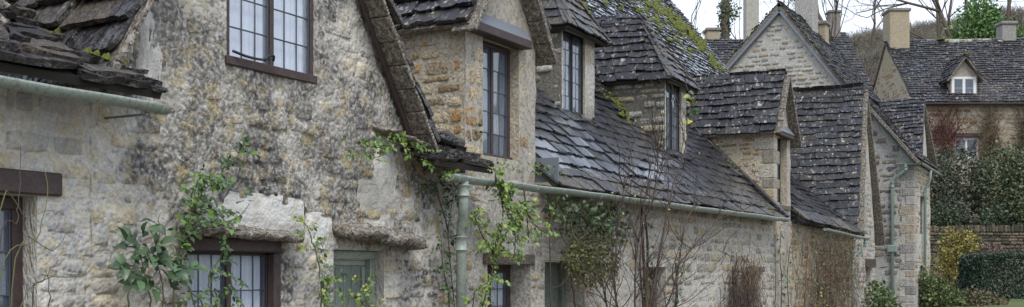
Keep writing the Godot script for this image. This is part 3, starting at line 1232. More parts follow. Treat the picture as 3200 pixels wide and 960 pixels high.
func bare_tree(label: String, at: Vector3, height: float, r: float, depth: int, lean: Vector3, seed_: int, m: Material, spread := 0.75, lift := 0.35, twigs := 0) -> void:
	rng.seed = seed_
	var root := thing("bare_tree", label, "tree", at, "bare winter trees on the hillside")
	var tips := []
	var st := ST()
	var p := PackedVector3Array()
	for i in 6:
		p.append(at + (Vector3.UP + lean * (i / 5.0)) * height * 0.42 * i / 5.0 + Vector3(rng.randfn(0, 0.02), 0, rng.randfn(0, 0.02)) * height * 0.3)
	r *= 0.52
	tube(st, p, r, r * 0.7, 9)
	put(root, "trunk", done(st), m)
	var s2 := ST()
	for i in 4:
		var d := Vector3(rng.randfn(0, 0.5), 1.0, rng.randfn(0, 0.5)) + lean
		branch(s2, p[5 if i < 2 else 3 + i % 2], d, height * 0.27, r * (0.55 if i < 2 else 0.38), depth, spread, lift, tips)
	put(root, "crown", done(s2), m)


# ------------------------------------------------------------------ land
func land(r: float, f: float) -> float:
	var pts := [[-50, 0.0], [28, 0.0], [38, 0.55], [42, 0.8], [46.5, 1.9], [48.5, 3.2], [52, 3.9], [60, 6.2], [75, 10.5], [118, 25.0], [150, 30.0], [260, 34.0]]
	var h := 0.0
	for i in pts.size() - 1:
		if f >= pts[i][0] and f <= pts[i + 1][0]:
			h = lerpf(pts[i][1], pts[i + 1][1], smoothstep(0.0, 1.0, inverse_lerp(pts[i][0], pts[i + 1][0], f)) * 0.5 + 0.5 * inverse_lerp(pts[i][0], pts[i + 1][0], f))
	if f > 260:
		h = 34.0
	var hill := smoothstep(70.0, 118.0, f)
	h += hill * (clampf(0.16 * (r - 33.0), -8.0, 4.0) - 1.8)
	h += (hill * 1.2 + 0.06) * wob.get_noise_2d(r * 1.5, f * 1.5)
	return h


func build_land() -> void:
	var st := ST()
	st.set_smooth_group(1)
	var rs := []
	var r := -260.0
	while r < 261.0:
		rs.append(r)
		r += 2.0 if absf(r - 20) < 60 else 12.0
	var fs := []
	var f := -60.0
	while f < 420.0:
		fs.append(f)
		f += 1.2 if f > 24 and f < 62 else 3.5 if f < 130 else 18.0
	var g := []
	for a: float in fs:
		var row := []
		for b: float in rs:
			row.append(site(b, land(b, a), a))
		g.append(row)
	for j in fs.size() - 1:
		for i in rs.size() - 1:
			quad(st, g[j][i], g[j][i + 1], g[j + 1][i + 1], g[j + 1][i])
	var o := put(self, "ground", done(st), M.earth)
	o.set_meta("kind", "structure")
	o.set_meta("label", "garden earth and hillside around the cottages")
	var pp := ST()
	pp.set_smooth_group(1)
	for i in 60:
		for j in 4:
			var q := []
			for k in [[0, 0], [1, 0], [1, 1], [0, 1]]:
				var x: float = -8.0 + (i + k[0]) * 0.75
				var z: float = 4.6 - (j + k[1]) * 0.62 + 0.12 * wob.get_noise_1d((i + k[0]) * 9.0)
				var d := Vector3(x, 0, z - 7)
				q.append(Vector3(x, land(d.dot(RGT), d.dot(FWD)) + 0.06, z))
			quad(pp, q[0], q[1], q[2], q[3])
	var po := put(self, "path", done(pp), M.gravel)
	po.set_meta("kind", "structure")
	po.set_meta("label", "pale limestone path along the row")
	# the mown strip in front of the clipped hedge
	var s2 := ST()
	s2.set_smooth_group(1)
	for j in 28:
		for i in 30:
			var q := []
			for k in [[0, 0], [1, 0], [1, 1], [0, 1]]:
				var rr: float = 13.5 + (i + k[0]) * 0.5
				var ff: float = 24.0 + (j + k[1]) * 0.55
				q.append(site(rr, land(rr, ff) + 0.03, ff))
			quad(s2, q[0], q[1], q[2], q[3])
	var l := put(self, "lawn", done(s2), M.grass)
	l.set_meta("kind", "structure")
	l.set_meta("label", "mown grass in front of the clipped hedge")


# ------------------------------------------------------------------ the row
func roof_pair(parent: Node3D, xl: float, xr: float, ye: float, xm: float, ym: float, zf: float, zb: float, mats: Array, o := {}) -> void:
	# a roof whose ridge runs into the hill: left and right slopes
	lay_slates(parent, Vector3(xl, ye, zb), Vector3(xl, ye, zf), Vector3(xm, ym, zf), Vector3(xm, ym, zb), mats, o)
	lay_slates(parent, Vector3(xr, ye, zf), Vector3(xr, ye, zb), Vector3(xm, ym, zb), Vector3(xm, ym, zf), mats, o)
	deck(parent, Vector3(xl, ye, zb), Vector3(xl, ye, zf), Vector3(xm, ym, zf), Vector3(xm, ym, zb), 0.05, M.verge)
	deck(parent, Vector3(xr, ye, zf), Vector3(xr, ye, zb), Vector3(xm, ym, zb), Vector3(xm, ym, zf), 0.05, M.verge)


# slabs seen from below along a verge: each a stone of its own
func verge_slabs(parent: Node3D, a: Vector3, b: Vector3, inward: Vector3, th: float, step: float) -> void:
	var d := (b - a)
	var n := int(d.length() / step)
	d = d.normalized()
	var nrm := d.cross(inward).normalized()
	if nrm.y < 0:
		nrm = -nrm
	for i in n:
		var p := a.lerp(b, (i + 0.5) / n)
		var hl := a.distance_to(b) / n / 2 - 0.004
		var st := ST()
		var turn := Basis(inward, rng.randf_range(-0.03, 0.03))
		box(st, Transform3D(turn * Basis(d, nrm, d.cross(nrm)), p), Vector3(-hl, -th * rng.randf_range(0.9, 1.2), -0.17), Vector3(hl, 0, 0.17), 0.008)
		put(parent, "verge_stone", done(st), M.verge)


func cottage_left() -> void:
	rng.seed = 1
	var c := thing("stone_cottage", "pale stone cottage with thick dark slates, timber lintel, gutter ending at the gable", "cottage", Vector3(4.5, 0, 0))
	var w := part(c, "wall")
	var o := Vector3(2.0, -0.3, 0)
	var X := Vector3.RIGHT
	var Z := Vector3.BACK
	var top := [[0.0, 3.25], [4.42, 3.25]]
	var holes := [Rect2(2.4, 1.0, 1.2, 1.45)]
	wall_sheet(w, "mortar", o, X, Z, top, holes, M.facade, 0.05, 0.007, 0.22, M.facade)
	lay_stones(w, o, X, Z, top, holes, M.facade_stone, {"h0": 0.11, "h1": 0.19, "l0": 0.16, "l1": 0.42, "joint": 0.02, "proud": 0.011, "deep": 0.034, "from": 1.35})
	settle(c, stones, stone_mesh, "stone", "stonework")
	box_part(c, "lintel", M.wood, Vector3(4.2, 2.155, -0.2), Vector3(5.79, 2.325, 0.05), 0.012)
	window(c, Vector3(4.4, 0.72, -0.15), X, Z, 1.2, 1.42, 2, 2, 4, M.wood, false, 0.09, 0.9)
	var rf := part(c, "roof")
	var bl := Vector3(2.2, 2.98, 0.42)
	var br := Vector3(6.40, 2.98, 0.42)
	var mr := Vector3(7.2, 3.78, -1.25)
	var ml := Vector3(2.2, 3.78, -1.25)
	deck(rf, bl, br, mr, ml)
	deck(rf, ml, mr, Vector3(8.3, 7.4, -3.6), Vector3(2.2, 7.4, -3.6))
	lay_slates(rf, bl, br, mr, ml, M.slate, {"e0": 0.30, "e1": 0.24, "w0": 0.5, "w1": 0.36, "th": 0.045, "sag": 0.08, "rough": 2.2})
	lay_slates(rf, ml, mr, Vector3(8.3, 7.4, -3.6), Vector3(2.2, 7.4, -3.6), M.slate, {"e0": 0.26, "e1": 0.2, "w0": 0.42, "w1": 0.3, "th": 0.045, "sag": 0.08, "rough": 2.2})
	# the doubled eave
	lay_slates(rf, bl + Vector3(0, -0.045, 0.03), br + Vector3(0.05, -0.045, 0.03), br + Vector3(0.05, 0.10, -0.25), bl + Vector3(0, 0.10, -0.25), M.slate, {"e0": 0.5, "e1": 0.5, "w0": 0.7, "w1": 0.6, "th": 0.04, "sag": 0.05, "rough": 1.6})
	# slates swept up towards the next roof
	lay_slates(rf, Vector3(5.0, 3.08, 0.28), Vector3(5.85, 3.5, -0.75), Vector3(5.5, 5.2, -1.5), Vector3(4.3, 5.0, -0.4), M.slate, {"e0": 0.26, "e1": 0.24, "w0": 0.42, "w1": 0.4, "th": 0.05, "sag": 0.1, "rough": 3.0})
	deck(rf, Vector3(5.0, 3.06, 0.26), Vector3(5.85, 3.48, -0.77), Vector3(5.5, 5.18, -1.52), Vector3(4.3, 4.98, -0.42))
	for i in 6:
		rough_slab(rf, "verge_stone", Vector3(4.72 + 0.05 * i, 3.18 + 0.13 * i, 0.22 - 0.05 * i), Vector3(5.08 + 0.03 * i, 3.16 + 0.14 * i, 0.16 - 0.05 * i), Vector3(0.5, 0, 0.86), 0.16, 0.12, M.verge, 40 + i, 0.02)
	settle(c, slates, tile_mesh, "slate", "slate_covering")
	moss(rf, [[Vector3(6.05, 3.2, 0.2), Vector3(0, 0.9, 0.4), 0.07, 14, 0.03], [Vector3(6.12, 3.4, -0.4), Vector3(0, 0.7, 0.7), 0.06, 8, 0.025]], M.moss, 5)
	var g := gutter(c, Vector3(2.2, 2.875, 0.44), Vector3(6.42, 2.875, 0.44), 0.068)
	var st := ST()
	box(st, Transform3D(), Vector3(6.2, 2.775, -0.02), Vector3(6.22, 2.79, 0.46), 0.002)
	put(g, "bracket", done(st), M.paint_dark)


func cottage_gable() -> void:
	rng.seed = 2
	var X := Vector3.RIGHT
	var Z := Vector3.BACK
	var c := thing("gabled_cottage", "weathered limewashed cottage with steep gable, leaded casement high up and green door below", "cottage", Vector3(8.2, 0, 0))
	var w := part(c, "wall")
	var o := Vector3(6.08, -0.3, 0.006)
	var top := [[0.0, 3.36], [1.95, 6.66], [4.27, 3.40], [4.92, 3.15]]
	var holes := [Rect2(1.00, 1.0, 1.14, 1.15), Rect2(1.47, 3.73, 1.21, 1.2), Rect2(2.98, 0.0, 0.86, 2.12)]
	wall_sheet(w, "limewash", o, X, Z, top, holes, M.facade, 0.03, 0.018, 0.24, M.facade)
	lay_stones(w, o, X, Z, top, holes, M.facade_stone, {"h0": 0.1, "h1": 0.24, "l0": 0.14, "l1": 0.5, "joint": 0.03, "proud": 0.008, "deep": 0.045, "skew": 0.11, "from": 1.4, "miss": 0.25})
	settle(c, stones, stone_mesh, "stone", "stonework")
	smear(c, "limewash_patch", Vector3(8.0, 2.13, 0.012), X, Z, 1.2, 0.36, 0.015, M.lime, 3)
	smear(c, "limewash_patch", Vector3(8.83, 2.0, 0.012), X, Z, 0.4, 0.36, 0.016, M.lime, 6)
	smear(c, "plaster_patch", Vector3(9.8, 2.38, 0.012), X, Z, 0.7, 0.34, 0.016, M.lime_old, 8)
	smear(c, "limewash_patch", Vector3(6.62, 3.5, 0.012), X, Z, 0.34, 1.2, 0.028, M.lime, 11)
	smear(c, "limewash_patch", Vector3(9.95, 2.75, 0.012), X, Z, 0.5, 0.7, 0.028, M.lime, 14)
	# upper window
	var uw := window(c, Vector3(7.55, 3.44, 0.0), X, Z, 1.21, 1.18, 2, 3, 4, M.wood, true, 0.05, 0.6, 0.0, null, 0.25)
	var lt := ST()
	tube(lt, smooth_path([Vector3(7.58, 3.53, 0.05), Vector3(7.72, 3.50, 0.09), Vector3(7.9, 3.5, 0.1), Vector3(8.04, 3.53, 0.08)]), 0.013, 0.011, 7)
	tube(lt, smooth_path([Vector3(7.93, 3.5, 0.1), Vector3(7.99, 3.55, 0.11), Vector3(8.07, 3.56, 0.09), Vector3(8.09, 3.52, 0.07)]), 0.016, 0.012, 7)
	put(uw, "casement_stay", done(lt), M.iron)
	# lower window under its stone hood
	window(c, Vector3(7.09, 0.72, -0.06), X, Z, 1.12, 1.1, 2, 3, 3, M.wood, true, 0.06, 0.7)
	box_part(c, "window_head", M.wood, Vector3(7.02, 1.775, -0.14), Vector3(8.24, 1.90, 0.052), 0.012)
	box_part(c, "window_post", M.wood, Vector3(8.14, 0.7, -0.05), Vector3(8.235, 1.772, 0.045), 0.012)
	rough_slab(c, "stone_hood", Vector3(6.98, 1.965, 0.02), Vector3(8.40, 1.925, 0.02), Z, 0.2, 0.1, M.ledge, 2, 0.02)
	rough_slab(c, "stone_hood", Vector3(9.05, 2.02, 0.02), Vector3(10.4, 1.93, 0.02), Z, 0.3, 0.16, M.ledge, 5, 0.03)
	rough_slab(c, "drip_slab", Vector3(9.72, 3.09, 0.02), Vector3(10.56, 2.98, 0.02), Z, 0.22, 0.07, M.ledge, 9, 0.02)
	# door
	var d := part(c, "door")
	box_part(d, "door_head", M.paint, Vector3(9.06, 1.73, -0.2), Vector3(9.92, 1.82, -0.1), 0.008)
	box_part(d, "door_post", M.paint, Vector3(9.83, -0.2, -0.2), Vector3(9.92, 1.728, -0.1), 0.008)
	box_part(d, "door_post", M.paint, Vector3(9.06, -0.2, -0.2), Vector3(9.15, 1.728, -0.1), 0.008)
	box_part(d, "leaf_panel", M.paint_dark, Vector3(9.152, -0.2, -0.235), Vector3(9.828, 1.727, -0.185), 0.004)
	for i in 3:
		box_part(d, "moulding", M.paint, Vector3(9.34 + i * 0.14, -0.2, -0.184), Vector3(9.348 + i * 0.14, 1.66, -0.18), 0.002)
	box_part(d, "moulding", M.paint, Vector3(9.77, -0.2, -0.184), Vector3(9.826, 1.66, -0.165), 0.006)
	box_part(d, "moulding", M.paint, Vector3(9.155, 1.665, -0.184), Vector3(9.826, 1.724, -0.165), 0.006)
	# roof
	var rf := part(c, "roof")
	var ap := Vector3(8.02, 6.5, 0.27)
	var back := Vector3(0, 0, -3.6)
	var fl := Vector3(5.93, 2.96, 0.27)
	var fr := Vector3(10.56, 2.94, 0.27)
	deck(rf, fl + back, fl, ap, ap + back, 0.05, M.verge)
	deck(rf, fr, fr + back, ap + back, ap, 0.05, M.verge)
	var so := {"e0": 0.30, "e1": 0.2, "w0": 0.46, "w1": 0.3, "th": 0.05, "sag": 0.09, "rough": 2.6}
	lay_slates(rf, fl + back, fl, ap, ap + back, M.slate, so)
	lay_slates(rf, fr, fr + back, ap + back, ap, M.slate, so)
	settle(c, slates, tile_mesh, "slate", "slate_covering")
	verge_slabs(rf, fr + Vector3(0.0, -0.055, -0.13), ap + Vector3(0, -0.06, -0.13), Vector3(0, 0, -1), 0.045, 0.26)
	verge_slabs(rf, fl + Vector3(-0.02, -0.05, -0.13), ap + Vector3(-0.0, -0.06, -0.13), Vector3(0, 0, -1), 0.045, 0.3)
	# bargeboards against the wall
	for s in 2:
		var a := Vector3(10.3, 3.10, 0.0) if s == 0 else Vector3(6.12, 3.0, 0.0)
		var b := Vector3(8.1 - 0.06 * s, 6.26 + 0.1 * s, 0.0)
		var dir := (b - a).normalized()
		var nrm := Vector3(dir.y, -dir.x, 0) * (1.0 if s == 0 else -1.0)
		var st := ST()
		box(st, Transform3D(Basis(dir, nrm, dir.cross(nrm)), a), Vector3(-0.05, -0.02, -0.085 if s == 0 else 0.05), Vector3(a.distance_to(b), 0.075, -0.045 if s == 0 else 0.085), 0.006)
		put(rf, "bargeboard", done(st), M.wood)


func cottage_dormers() -> void:
	rng.seed = 3
	var X := Vector3.RIGHT
	var Z := Vector3.BACK
	var NX := Vector3.LEFT
	var c := thing("long_cottage", "long cottage with several roof dormers, wet dark slates and a sage green downpipe", "cottage", Vector3(17, 0, 0))
	var w := part(c, "wall")
	var o := Vector3(10.98, -0.3, 0)
	var top := [[0.0, 3.06], [15.0, 3.06]]
	var holes := [Rect2(1.13, 0.9, 1.13, 1.09), Rect2(2.66, 0.0, 1.26, 2.05), Rect2(6.1, 0.0, 1.03, 1.98), Rect2(11.3, 0.8, 1.3, 1.1)]
	wall_sheet(w, "mortar", o, X, Z, top, holes, M.mortar, 0.08, 0.01, 0.42, M.mortar)
	lay_stones(w, o, X, Z, top, holes, M.pale, {"h0": 0.09, "h1": 0.2, "l0": 0.14, "l1": 0.42, "joint": 0.024, "proud": 0.013, "deep": 0.04, "skew": 0.04, "from": 1.2})
	box_part(c, "lintel", M.oldwood, Vector3(12.0, 1.69, -0.1), Vector3(13.32, 1.83, 0.03), 0.012)
	box_part(c, "lintel", M.oldwood, Vector3(22.6, 1.60, -0.1), Vector3(23.74, 1.71, 0.05), 0.012)
	window(c, Vector3(12.11, 0.62, -0.3), X, Z, 1.13, 1.07, 2, 2, 4, M.wood, true, 0.09, 0.6)
	window(c, Vector3(22.3, 0.5, -0.3), X, Z, 1.3, 1.1, 2, 2, 3, M.wood, false, 0.08, 0.6)
	var d := part(c, "door")
	box_part(d, "door_post", M.paint_dark, Vector3(13.64, -0.2, -0.42), Vector3(13.74, 1.74, -0.3), 0.008)
	box_part(d, "door_post", M.paint_dark, Vector3(14.8, -0.2, -0.42), Vector3(14.9, 1.74, -0.3), 0.008)
	box_part(d, "leaf_panel", M.paint_dark, Vector3(13.742, -0.2, -0.42), Vector3(14.798, 1.74, -0.37), 0.004)
	var d2 := part(c, "door", "brown plank door")
	for i in 5:
		box_part(d2, "plank", mat(c8(124 + 7 * (i % 3), 104 + 5 * (i % 2), 78), 0.8, T.leafy, 0.6), Vector3(17.11 + i * 0.19, -0.2, -0.3), Vector3(17.11 + i * 0.19 + 0.186, 1.66, -0.26), 0.006)
	box_part(d2, "door_post", M.oldwood, Vector3(18.06, -0.2, -0.3), Vector3(18.11, 1.67, -0.16), 0.008)
	# main roof, which climbs behind the dormers
	var rf := part(c, "roof")
	# the slope is eased at the eaves: 44 degrees up to 4.9 m, 52 above
	var on := func(x: float, y: float) -> Vector3: return Vector3(x, y, 0.32 - (minf(y, 4.9) - 2.74) / 0.966 - maxf(y - 4.9, 0.0) / 1.28)
	var ve := [Vector3(10.3, 2.79, 0.43), Vector3(11.52, 2.79, 0.43), Vector3(11.52, 3.0, -0.1), Vector3(10.3, 3.0, -0.1)]
	deck(rf, ve[0], ve[1], ve[2], ve[3])
	lay_slates(rf, ve[0], ve[1], ve[2], ve[3], M.slate, {"e0": 0.22, "e1": 0.2, "w0": 0.5, "w1": 0.4, "th": 0.045, "sag": 0.05, "rough": 2.4})
	lay_slates(rf, ve[0] + Vector3(0, -0.04, 0.02), ve[1] + Vector3(0, -0.04, 0.02), ve[2] + Vector3(0, -0.12, 0.2), ve[3] + Vector3(0, -0.12, 0.2), M.slate, {"e0": 0.5, "e1": 0.5, "w0": 0.6, "w1": 0.5, "th": 0.04, "rough": 2.0})
	for s in [[13.35, 16.52, 2.74, 4.9], [17.74, 20.32, 2.74, 4.9], [21.44, 24.56, 2.74, 4.9], [13.35, 16.52, 4.9, 10.6], [16.52, 17.74, 6.3, 10.6], [17.74, 20.32, 4.9, 10.6], [20.32, 21.44, 6.1, 10.6], [21.44, 33.95, 4.9, 10.6], [10.3, 13.35, 5.4, 10.6]]:
		deck(rf, on.call(s[0], s[2]), on.call(s[1], s[2]), on.call(s[1], s[3]), on.call(s[0], s[3]))
	var keep := func(p: Vector3) -> bool:
		if p.x < 11.56:
			return p.y > 5.6
		if p.x > 11.5 and p.x < 13.42:
			return p.y > 5.5
		if p.x > 16.55 and p.x < 17.71:
			return p.y > 6.3 or p.y < 4.12
		if p.x > 20.35 and p.x < 21.41:
			return p.y > 6.1 or p.y < 3.84
		if p.x > 24.5:
			return p.y > 4.9
		return true
	lay_slates(rf, on.call(10.3, 2.74), on.call(24.6, 2.74), on.call(24.6, 4.9), on.call(10.3, 4.9), M.slate_wet, {"e0": 0.27, "e1": 0.22, "w0": 0.42, "w1": 0.32, "th": 0.023, "sag": 0.07, "keep": keep, "rough": 1.3})
	lay_slates(rf, on.call(10.3, 4.9), on.call(34.0, 4.9), on.call(34.0, 10.6), on.call(10.3, 10.6), M.slate_wet, {"e0": 0.19, "e1": 0.12, "w0": 0.3, "w1": 0.2, "th": 0.034, "sag": 0.07, "keep": keep, "rough": 1.4})
	lay_slates(rf, on.call(13.4, 2.72) + Vector3(0, -0.02, 0.03), on.call(24.5, 2.72) + Vector3(0, -0.02, 0.03), on.call(24.5, 2.9), on.call(13.4, 2.9), M.slate, {"e0": 0.3, "e1": 0.3, "w0": 0.5, "w1": 0.4, "th": 0.03, "sag": 0.05})
	var vl := ST()
	quad(vl, Vector3(10.2, 3.05, 0.12), Vector3(11.6, 3.05, 0.12), Vector3(11.6, 3.42, -2.6), Vector3(10.2, 3.42, -2.6))
	put(rf, "valley", done(vl), M.mortar_grey)
	for i in 26:
		var vs := ST()
		var q0 := Vector3(10.45 + rng.randf() * 1.05, 3.08, 0.1 - rng.randf() * 1.3)
		q0.y += 0.135 * (0.12 - q0.z)
		box(vs, Transform3D(Basis(Vector3.UP, rng.randf() * 3) * Basis(Vector3.RIGHT, rng.randfn(0, 0.2)), q0), Vector3(-0.16, -0.05, -0.1), Vector3(0.16, rng.randf_range(0.02, 0.09), 0.1), 0.03)
		put(rf, "valley_stone", done(vs), M.slate[i % 4])
	verge_slabs(rf, on.call(34.02, 5.6) + Vector3(0, 0.03, 0), on.call(34.02, 10.6) + Vector3(0, 0.03, 0), Vector3(-1, 0, 0), 0.09, 0.4)
	var up := Vector3(0, cos(deg_to_rad(50)), sin(deg_to_rad(50)))
	var ms := []
	for q in [[31.3, 9.2, 0.5, 70], [32.4, 9.1, 0.45, 60], [32.9, 8.7, 0.4, 60], [32.8, 8.0, 0.3, 30], [28.9, 8.8, 0.6, 60], [25.4, 8.1, 0.6, 34], [22.5, 7.4, 0.4, 26], [29.9, 8.2, 0.5, 26], [31.6, 8.4, 0.6, 40], [33.2, 7.4, 0.3, 20], [30.5, 9.4, 0.7, 60]]:
		ms.append([on.call(q[0], q[1]) + up * 0.05, up, q[2], q[3], 0.075])
	for q in [[23.6, 2.93, 0.12, 12], [20.1, 4.75, 0.12, 30], [19.9, 4.95, 0.12, 30], [19.6, 4.5, 0.1, 12], [24.3, 3.9, 0.12, 8]]:
		ms.append([on.call(q[0], q[1]) + up * 0.04, up, q[2], q[3], 0.04])
	moss(rf, ms, M.moss, 33)
	rng.seed = 31

	# first dormer: its front rises straight from the wall, with a gable
	var d1 := part(c, "dormer", "gabled ochre stone dormer rising from the wall, tall leaded window")
	wall_sheet(d1, "front_wall", Vector3(11.58, 2.70, 0.0), X, Z, [[0.0, 1.95], [0.89, 3.2], [1.78, 1.9]], [Rect2(0.42, 0.32, 0.92, 1.45)], M.plaster, 0.06, 0.01, 0.18, M.mortar_ochre)
	wall_sheet(d1, "cheek", Vector3(11.58, 2.70, -2.4), Z, NX, [[0.0, 1.92], [2.4, 1.92]], [], M.mortar_ochre, 0.06, 0.012)
	wall_sheet(d1, "cheek", Vector3(13.36, 2.70, 0), -Z, X, [[0.0, 1.92], [2.4, 1.92]], [], M.mortar_ochre, 0.12, 0.012)
	lay_stones(d1, Vector3(11.58, 2.70, -2.4), Z, NX, [[0.0, 1.9], [2.36, 1.9]], [], M.ochre + [M.pale[2], M.pale[4]], {"h0": 0.1, "h1": 0.19, "l0": 0.18, "l1": 0.5, "joint": 0.034, "proud": 0.006, "deep": 0.024, "skew": 0.04})
	lay_stones(d1, Vector3(11.58, 2.70, 0), X, Z, [[0.0, 1.78], [0.42, 1.78]], [], M.ochre + M.pale, {"h0": 0.16, "h1": 0.3, "l0": 0.25, "l1": 0.42, "joint": 0.02, "proud": 0.006, "deep": 0.03})
	lay_stones(d1, Vector3(12.92, 2.70, 0), X, Z, [[0.0, 1.78], [0.44, 1.78]], [], M.ochre + M.pale, {"h0": 0.2, "h1": 0.34, "l0": 0.25, "l1": 0.44, "joint": 0.02, "proud": 0.006, "deep": 0.03})
	window(d1, Vector3(12.0, 3.02, -0.13), X, Z, 0.92, 1.43, 2, 2, 5, M.wood, true, 0.05, 0.7, 0.0, null, 1.6, M.curtain_dimmed)
	box_part(d1, "hood_beam", M.wood, Vector3(11.62, 4.455, -0.05), Vector3(13.0, 4.565, 0.15), 0.01)
	box_part(d1, "lead_flashing", M.lead, Vector3(-0.7, -0.006, -0.11), Vector3(0.7, 0.008, 0.11), 0.003, Transform3D(Basis(X, 0.95), Vector3(12.31, 4.64, 0.075)))
	roof_pair(d1, 11.44, 13.5, 4.50, 12.47, 5.96, 0.14, -2.6, M.slate_spotted, {"e0": 0.26, "e1": 0.2, "w0": 0.44, "w1": 0.3, "th": 0.05, "sag": 0.05, "rough": 1.8})
	verge_slabs(d1, Vector3(13.56, 4.37, 0.08), Vector3(12.47, 5.93, 0.08), Vector3(0, 0, -1), 0.07, 0.3)
	verge_slabs(d1, Vector3(11.40, 4.42, 0.08), Vector3(12.47, 5.93, 0.08), Vector3(0, 0, -1), 0.05, 0.3)
	box_part(d1, "lead_flashing", M.lead, Vector3(13.4, 2.78, -0.1), Vector3(13.415, 3.1, 0.33), 0.003)
	moss(d1, [[Vector3(11.75, 3.25, -0.1), Vector3(-0.7, 0.2, 0.6), 0.1, 8, 0.03]], M.moss, 8)
	rng.seed = 32

	# second and third dormers: hipped, set back on the slates
	for q in [[16.50, 17.76, -1.16, 4.08, 5.54, 17.13, 6.95, -1.85, "hipped dormer beside the gabled one, two narrow leaded lights"], [20.30, 21.46, -0.87, 3.80, 5.24, 20.88, 6.55, -1.57, "hipped dormer with lichened slates and narrow dark window"]]:
		var x0: float = q[0]
		var x1: float = q[1]
		var zf: float = q[2]
		var y0: float = q[3]
		var ye: float = q[4]
		var dm := part(c, "dormer", q[8])
		var hh := ye - y0
		wall_sheet(dm, "front_wall", Vector3(x0, y0, zf), X, Z, [[0.0, hh], [x1 - x0, hh]], [Rect2(0.05, 0.1, 0.84, hh - 0.12)], M.mortar, 0.08, 0.006, 0.12, M.mortar_ochre)
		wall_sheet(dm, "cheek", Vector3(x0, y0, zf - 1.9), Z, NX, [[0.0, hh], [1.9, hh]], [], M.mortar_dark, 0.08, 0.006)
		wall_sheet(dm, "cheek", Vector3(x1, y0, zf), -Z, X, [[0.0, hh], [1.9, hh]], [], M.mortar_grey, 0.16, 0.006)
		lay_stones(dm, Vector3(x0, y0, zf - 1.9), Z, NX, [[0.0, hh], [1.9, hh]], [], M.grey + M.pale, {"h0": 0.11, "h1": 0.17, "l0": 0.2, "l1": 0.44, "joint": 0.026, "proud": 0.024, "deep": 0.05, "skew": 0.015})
		lay_stones(dm, Vector3(x0 + 0.9, y0, zf), X, Z, [[0.0, hh], [x1 - x0 - 0.9, hh]], [], M.pale, {"h0": 0.24, "h1": 0.36, "l0": 0.3, "l1": 0.4, "joint": 0.014, "proud": 0.008, "deep": 0.03, "skew": 0.01})
		window(dm, Vector3(x0 + 0.05, y0 + 0.1, zf - 0.04), X, Z, 0.84, hh - 0.12, 2, 2, 5, M.wood_black, true, 0.045, 0.5, 0.0, null, 1.6, M.curtain_dimmed)
		rough_slab(dm, "sill_slab", Vector3(x0 - 0.1, y0 + 0.05, zf - 0.02), Vector3(x1 + 0.06, y0 + 0.02, zf - 0.02), Z, 0.22, 0.1, M.slate[3], int(x0), 0.05)
		var xm: float = q[5]
		var ym: float = q[6]
		var zr: float = q[7]
		var ov := 0.15
		var fl := Vector3(x0 - ov, ye - 0.05, zf + 0.2)
		var frr := Vector3(x1 + ov, ye - 0.08, zf + 0.2)
		var bl := Vector3(x0 - ov, ye - 0.02, zf - 2.0)
		var brr := Vector3(x1 + ov, ye - 0.05, zf - 2.0)
		var rp := Vector3(xm, ym, zr)
		var rb := Vector3(xm, ym + 0.08, zf - 2.4)
		var so := {"e0": 0.21, "e1": 0.16, "w0": 0.34, "w1": 0.26, "th": 0.03, "sag": 0.04}
		var ms2: Array = M.slate_spotted if x0 > 19 else M.slate
		lay_slates(dm, bl, fl, rp, rb, ms2, so)
		lay_slates(dm, fl, frr, rp, rp, M.slate, so)
		lay_slates(dm, frr, brr, rb, rp, ms2, so)
		deck(dm, bl, fl, rp, rb)
		deck(dm, fl, frr, rp, rp + Vector3(-0.01, 0, 0))
		deck(dm, frr, brr, rb, rp)
		ridge(dm, rp + Vector3(0, 0.0, 0.05), rb, 0.14, 0.13, M.slate_spotted, X)
		# hip stones
		for s in [[fl, -1.0], [frr, 1.0]]:
			for i in 6:
				var a: Vector3 = (s[0] as Vector3).lerp(rp, i / 6.0 + 0.01) + Vector3(0, 0.05, 0.0)
				var b: Vector3 = (s[0] as Vector3).lerp(rp, (i + 1) / 6.0) + Vector3(0, 0.035, 0.0)
				var st := ST()
				var dir := (b - a).normalized()
				var sx := dir.cross(Vector3.UP).normalized()
				box(st, Transform3D(Basis(sx, sx.cross(-dir) * -1.0, -dir), a), Vector3(-0.09, -0.01, -a.distance_to(b) - 0.03), Vector3(0.09, 0.025, 0), 0.01)
				put(dm, "hip_stone", done(st), M.slate[i % 4])

	# eaves: gutter and downpipe
	gutter(c, Vector3(10.62, 2.665, 0.38), Vector3(24.2, 2.735, 0.38), 0.078)
	var px := 10.92
	downpipe(c, [Vector3(px, 2.62, 0.38), Vector3(px, 2.34, 0.38), Vector3(px + 0.03, 2.26, 0.36), Vector3(px + 0.12, 2.08, 0.28), Vector3(px + 0.14, 2.0, 0.265), Vector3(px + 0.14, -0.1, 0.265)], 0.058, [[Vector3(px, 2.44, 0.38), 0.13], [Vector3(px + 0.14, 1.84, 0.265), 0.16]], M.paint)
	settle(c, slates, tile_mesh, "slate", "slate_covering")
	settle(c, stones, stone_mesh, "stone", "stonework")


